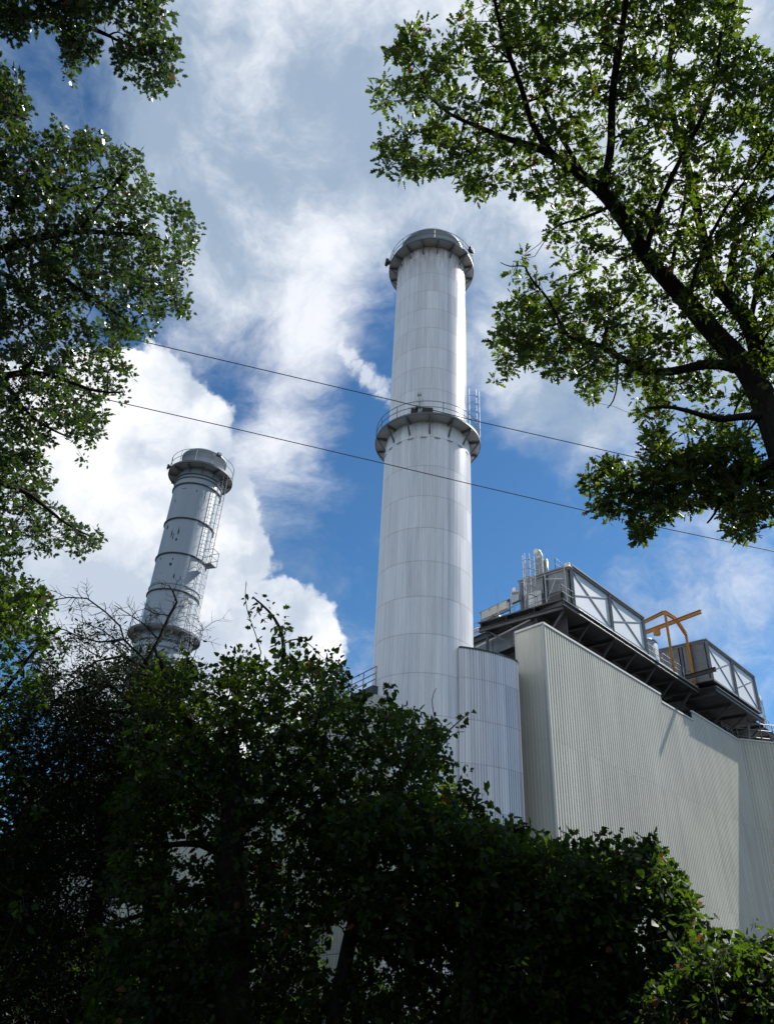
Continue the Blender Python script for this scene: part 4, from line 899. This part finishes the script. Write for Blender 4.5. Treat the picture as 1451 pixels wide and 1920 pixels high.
carve('vine_shrub', 'dark vine smothered shrub in the centre foreground with tall leafy shoots poking up', 'shrub', tuple(np.append(sl(440, 1960, 9.5)[:2], 0)), b1_limbs,
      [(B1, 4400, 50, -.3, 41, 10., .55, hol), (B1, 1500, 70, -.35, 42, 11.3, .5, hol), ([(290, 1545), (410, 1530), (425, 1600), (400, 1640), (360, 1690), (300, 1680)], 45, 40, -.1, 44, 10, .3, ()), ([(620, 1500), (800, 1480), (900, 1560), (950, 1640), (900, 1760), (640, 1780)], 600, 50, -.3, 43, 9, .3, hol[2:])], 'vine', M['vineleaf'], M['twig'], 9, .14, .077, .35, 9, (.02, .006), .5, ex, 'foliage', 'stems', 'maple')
B2 = [(890, 1545), (930, 1537), (975, 1562), (1010, 1577), (1040, 1572), (1075, 1592), (1110, 1582), (1150, 1592), (1190, 1592), (1225, 1580), (1225, 1600), (1250, 1620), (1270, 1645), (1285, 1680), (1300, 1722), (1308, 1760), (1290, 1800), (1320, 1960), (860, 1960)]
hol2 = [[(1060, 1740), (1100, 1730), (1120, 1800), (1090, 1830)], [(1180, 1720), (1215, 1710), (1230, 1800), (1200, 1830)]]
ex2 = shoots([([(1195, 1592), (1228, 1573)], 16, .06), ([(1070, 1590), (1085, 1570)], 10, .05), ([(975, 1562), (1040, 1570), (1110, 1580)], 60, .08), ([(1250, 1620), (1300, 1720), (1308, 1770)], 70, .12), ([(1115, 1585), (1125, 1560)], 6, .04)] + strands([(960, 1600), (1050, 1620), (1120, 1620), (1200, 1630), (1250, 1680), (1150, 1720), (1000, 1700)], 40, 8.8, 5) + sprigs([(925, 1560), (1040, 1572), (1150, 1592), (1225, 1585), (1270, 1645), (1308, 1760)], 24, 6), 8.9, .085, 1, 8)
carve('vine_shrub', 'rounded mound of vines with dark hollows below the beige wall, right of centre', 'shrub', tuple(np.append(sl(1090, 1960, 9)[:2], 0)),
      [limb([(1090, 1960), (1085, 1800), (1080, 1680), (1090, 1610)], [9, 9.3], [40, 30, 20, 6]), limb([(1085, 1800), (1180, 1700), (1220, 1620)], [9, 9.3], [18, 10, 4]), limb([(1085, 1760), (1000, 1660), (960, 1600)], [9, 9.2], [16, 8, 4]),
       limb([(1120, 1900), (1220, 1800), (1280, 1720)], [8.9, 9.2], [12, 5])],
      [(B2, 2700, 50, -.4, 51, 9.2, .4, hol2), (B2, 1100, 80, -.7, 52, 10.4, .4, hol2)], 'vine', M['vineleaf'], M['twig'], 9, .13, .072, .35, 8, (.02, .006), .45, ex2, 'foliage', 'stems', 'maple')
B3 = [(1230, 1850), (1270, 1805), (1330, 1765), (1380, 1780), (1420, 1765), (1451, 1778), (1620, 1790), (1620, 1980), (1180, 1980)]
ex3 = shoots([([(1415, 1770), (1418, 1740), (1412, 1725)], 9, .05), ([(1330, 1765), (1350, 1775)], 20, .08), ([(1400, 1775), (1451, 1775)], 30, .08)] + sprigs([(1270, 1805), (1330, 1768), (1420, 1768), (1500, 1780)], 14, 7), 8.1, .075, 1, 9)
carve('hedge', 'low dark hedge along the bottom right corner in front of the beige wall', 'hedge', tuple(np.append(sl(1400, 1960, 8)[:2], 0)),
      [limb([(1400, 1990), (1395, 1880), (1400, 1790)], [8, 8.3], [26, 16, 5]), limb([(1400, 1960), (1320, 1860), (1290, 1810)], [8, 8.3], [12, 4]), limb([(1400, 1960), (1500, 1860), (1540, 1800)], [8, 8.3], [12, 4])],
      [(B3, 2200, 50, -.6, 61, 8.3, .4, ())], 'vine', M['vineleaf'], M['twig'], 9, .12, .067, .35, 8, (.02, .006), .4, ex3, 'foliage', 'stems', 'maple')

# ---- twiggy, mostly bare thorn at left
def twiggy():
    r = np.random.default_rng(77); t = thing('thorn_tree', 'mostly bare thorn tree with fine dark twigs before the foot of the smaller chimney', 'tree', tuple(np.append(sl(300, 1960, 11)[:2], 0)))
    s = 11.; tr = MB(); tw = MB()
    tp, tr_r = limb([(310, 1960), (300, 1700), (290, 1500), (285, 1350), (275, 1240)], [11, 11.2], [44, 36, 28, 20, 12]); tr.tube(tp, tr_r, 8)
    main = [([(275, 1240), (233, 1199), (226, 1174), (198, 1147), (164, 1122), (130, 1120), (104, 1124)], 4, 2), ([(233, 1199), (188, 1204), (149, 1194), (120, 1180), (99, 1177)], 4, 1.5), ([(275, 1240), (298, 1199), (318, 1154), (332, 1129), (325, 1110), (317, 1097)], 8, 2),
            ([(290, 1260), (230, 1230), (180, 1240), (120, 1290)], 7, 2), ([(285, 1350), (200, 1280), (120, 1300), (40, 1380)], 9, 2), ([(285, 1350), (180, 1370), (90, 1430), (0, 1520)], 9, 2), ([(290, 1400), (200, 1440), (100, 1480), (10, 1470)], 8, 2),
            ([(290, 1480), (200, 1540), (120, 1600), (30, 1620)], 8, 2), ([(300, 1600), (210, 1600), (130, 1700), (70, 1800)], 9, 2), ([(300, 1700), (200, 1740), (120, 1800), (60, 1850)], 8, 2), ([(290, 1500), (350, 1400), (370, 1300), (350, 1240)], 9, 2),
            ([(298, 1199), (270, 1170), (240, 1150), (215, 1135)], 3, 1.2), ([(318, 1154), (290, 1150), (270, 1140)], 2.5, 1), ([(240, 1215), (190, 1180), (150, 1165)], 3, 1), ([(285, 1340), (160, 1330), (60, 1400)], 7, 2), ([(290, 1440), (170, 1500), (60, 1560)], 6, 2), ([(300, 1650), (180, 1660), (60, 1720)], 7, 2)]
    tips = []
    def sub(p, d, L, w, lev):
        if lev == 0 or L < 10: return
        k = 4; pts = [p]; a = math.atan2(d[1], d[0]); q = np.array(p, float)
        for i in range(k): a += r.normal() * .22; q = q + np.array([math.cos(a), math.sin(a)]) * L / k; pts.append(tuple(q))
        so = r.normal() * .35; P, R = limb(pts, [s + so * .5, s + so], [w, w * .45]); tw.tube(P, R, 3, False); tips.append(P[-1])
        for i in range(1, k + 1):
            for sg in (-1, 1):
                if r.uniform() < .62: aa = a + sg * r.uniform(.5, 1.1); sub(pts[i], (math.cos(aa), math.sin(aa)), L * r.uniform(.4, .65), w * .6, lev - 1)
    for pts, w0, w1 in main:
        P, R = limb(pts, [s, s + r.normal() * .5], [w0, w1]); tr.tube(P, R, 5, False)
        for i in range(len(pts) - 1):
            a, c = np.array(pts[i]), np.array(pts[i + 1]); d = c - a; n_ = max(2, int(np.linalg.norm(d) / 10))
            up_ = pts[-1][1] < 1200
            for j in range(n_):
                p = a + d * (j + r.uniform()) / n_; sg = 1 if r.uniform() < .5 else -1; ang = math.atan2(d[1], d[0]) + sg * r.uniform(.4, 1.1)
                sub(tuple(p), (math.cos(ang), math.sin(ang)), r.uniform(16, 44) if up_ else r.uniform(30, 85), 1.6 if up_ else 2.0, 2 if up_ else 3)
    tr.build('trunk', M['twig'], t); tw.build('twigs', M['twig'], t)
    tips = np.array(tips); low = tips[r.uniform(size=len(tips)) < .55]
    low = low[(low[:, 2] < 5.4)]; pos, d, nr, sz = clusters(low, 5, .12, .05, up=.4)
    leaves_mesh('foliage', 'small', pos, d, nr, sz * 1.2, M['shrubleaf'], t)
twiggy()
# dense backing undergrowth in the lower left
B0 = [(70, 1430), (90, 1340), (150, 1290), (200, 1255), (250, 1225), (300, 1240), (420, 1420), (440, 1520), (250, 1530), (240, 1640), (130, 1640), (60, 1700), (180, 1760), (420, 1700), (500, 1960), (-150, 1960), (-150, 1720), (60, 1560)]
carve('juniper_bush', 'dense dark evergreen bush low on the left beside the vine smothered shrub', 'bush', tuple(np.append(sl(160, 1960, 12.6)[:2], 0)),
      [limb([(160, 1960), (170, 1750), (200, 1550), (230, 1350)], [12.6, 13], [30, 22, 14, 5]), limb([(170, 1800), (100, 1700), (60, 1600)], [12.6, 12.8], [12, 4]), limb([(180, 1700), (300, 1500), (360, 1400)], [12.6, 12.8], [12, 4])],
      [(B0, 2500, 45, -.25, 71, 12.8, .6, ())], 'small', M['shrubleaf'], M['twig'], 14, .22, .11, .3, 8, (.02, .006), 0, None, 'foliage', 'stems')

# ------------------------------------------------------------------ unseen trees added behind the camera to shade the foreground
nW_ = 5200; t_ = RNG.uniform(math.radians(165), math.radians(375), nW_); r_ = RNG.uniform(11, 24, nW_); z_ = RNG.uniform(.2, 17, nW_)
wp = np.column_stack([r_ * np.cos(t_), r_ * np.sin(t_), z_]); wp = wp[(wp[:, 1] < 0)]
dd = RNG.normal(size=wp.shape); nn_ = RNG.normal(size=wp.shape); nn_[:, 2] += .4
wo = leaves_mesh('shade_woodland', 'oak', wp, dd, nn_, RNG.uniform(.7, 1.5, len(wp)), M['vineleaf']); tag(wo, 'dark mass of leaves added out of view behind the viewpoint to shade the foreground', 'shade_woodland'); wo['kind'] = 'stuff'

# ------------------------------------------------------------------ colour management
sc.view_settings.view_transform = 'Standard'; sc.view_settings.look = 'None'; sc.view_settings.gamma = 1; sc.view_settings.exposure = .62
sc.cycles.max_bounces = 5; sc.cycles.diffuse_bounces = 2; sc.cycles.glossy_bounces = 2; sc.cycles.transmission_bounces = 3; sc.cycles.transparent_max_bounces = 8
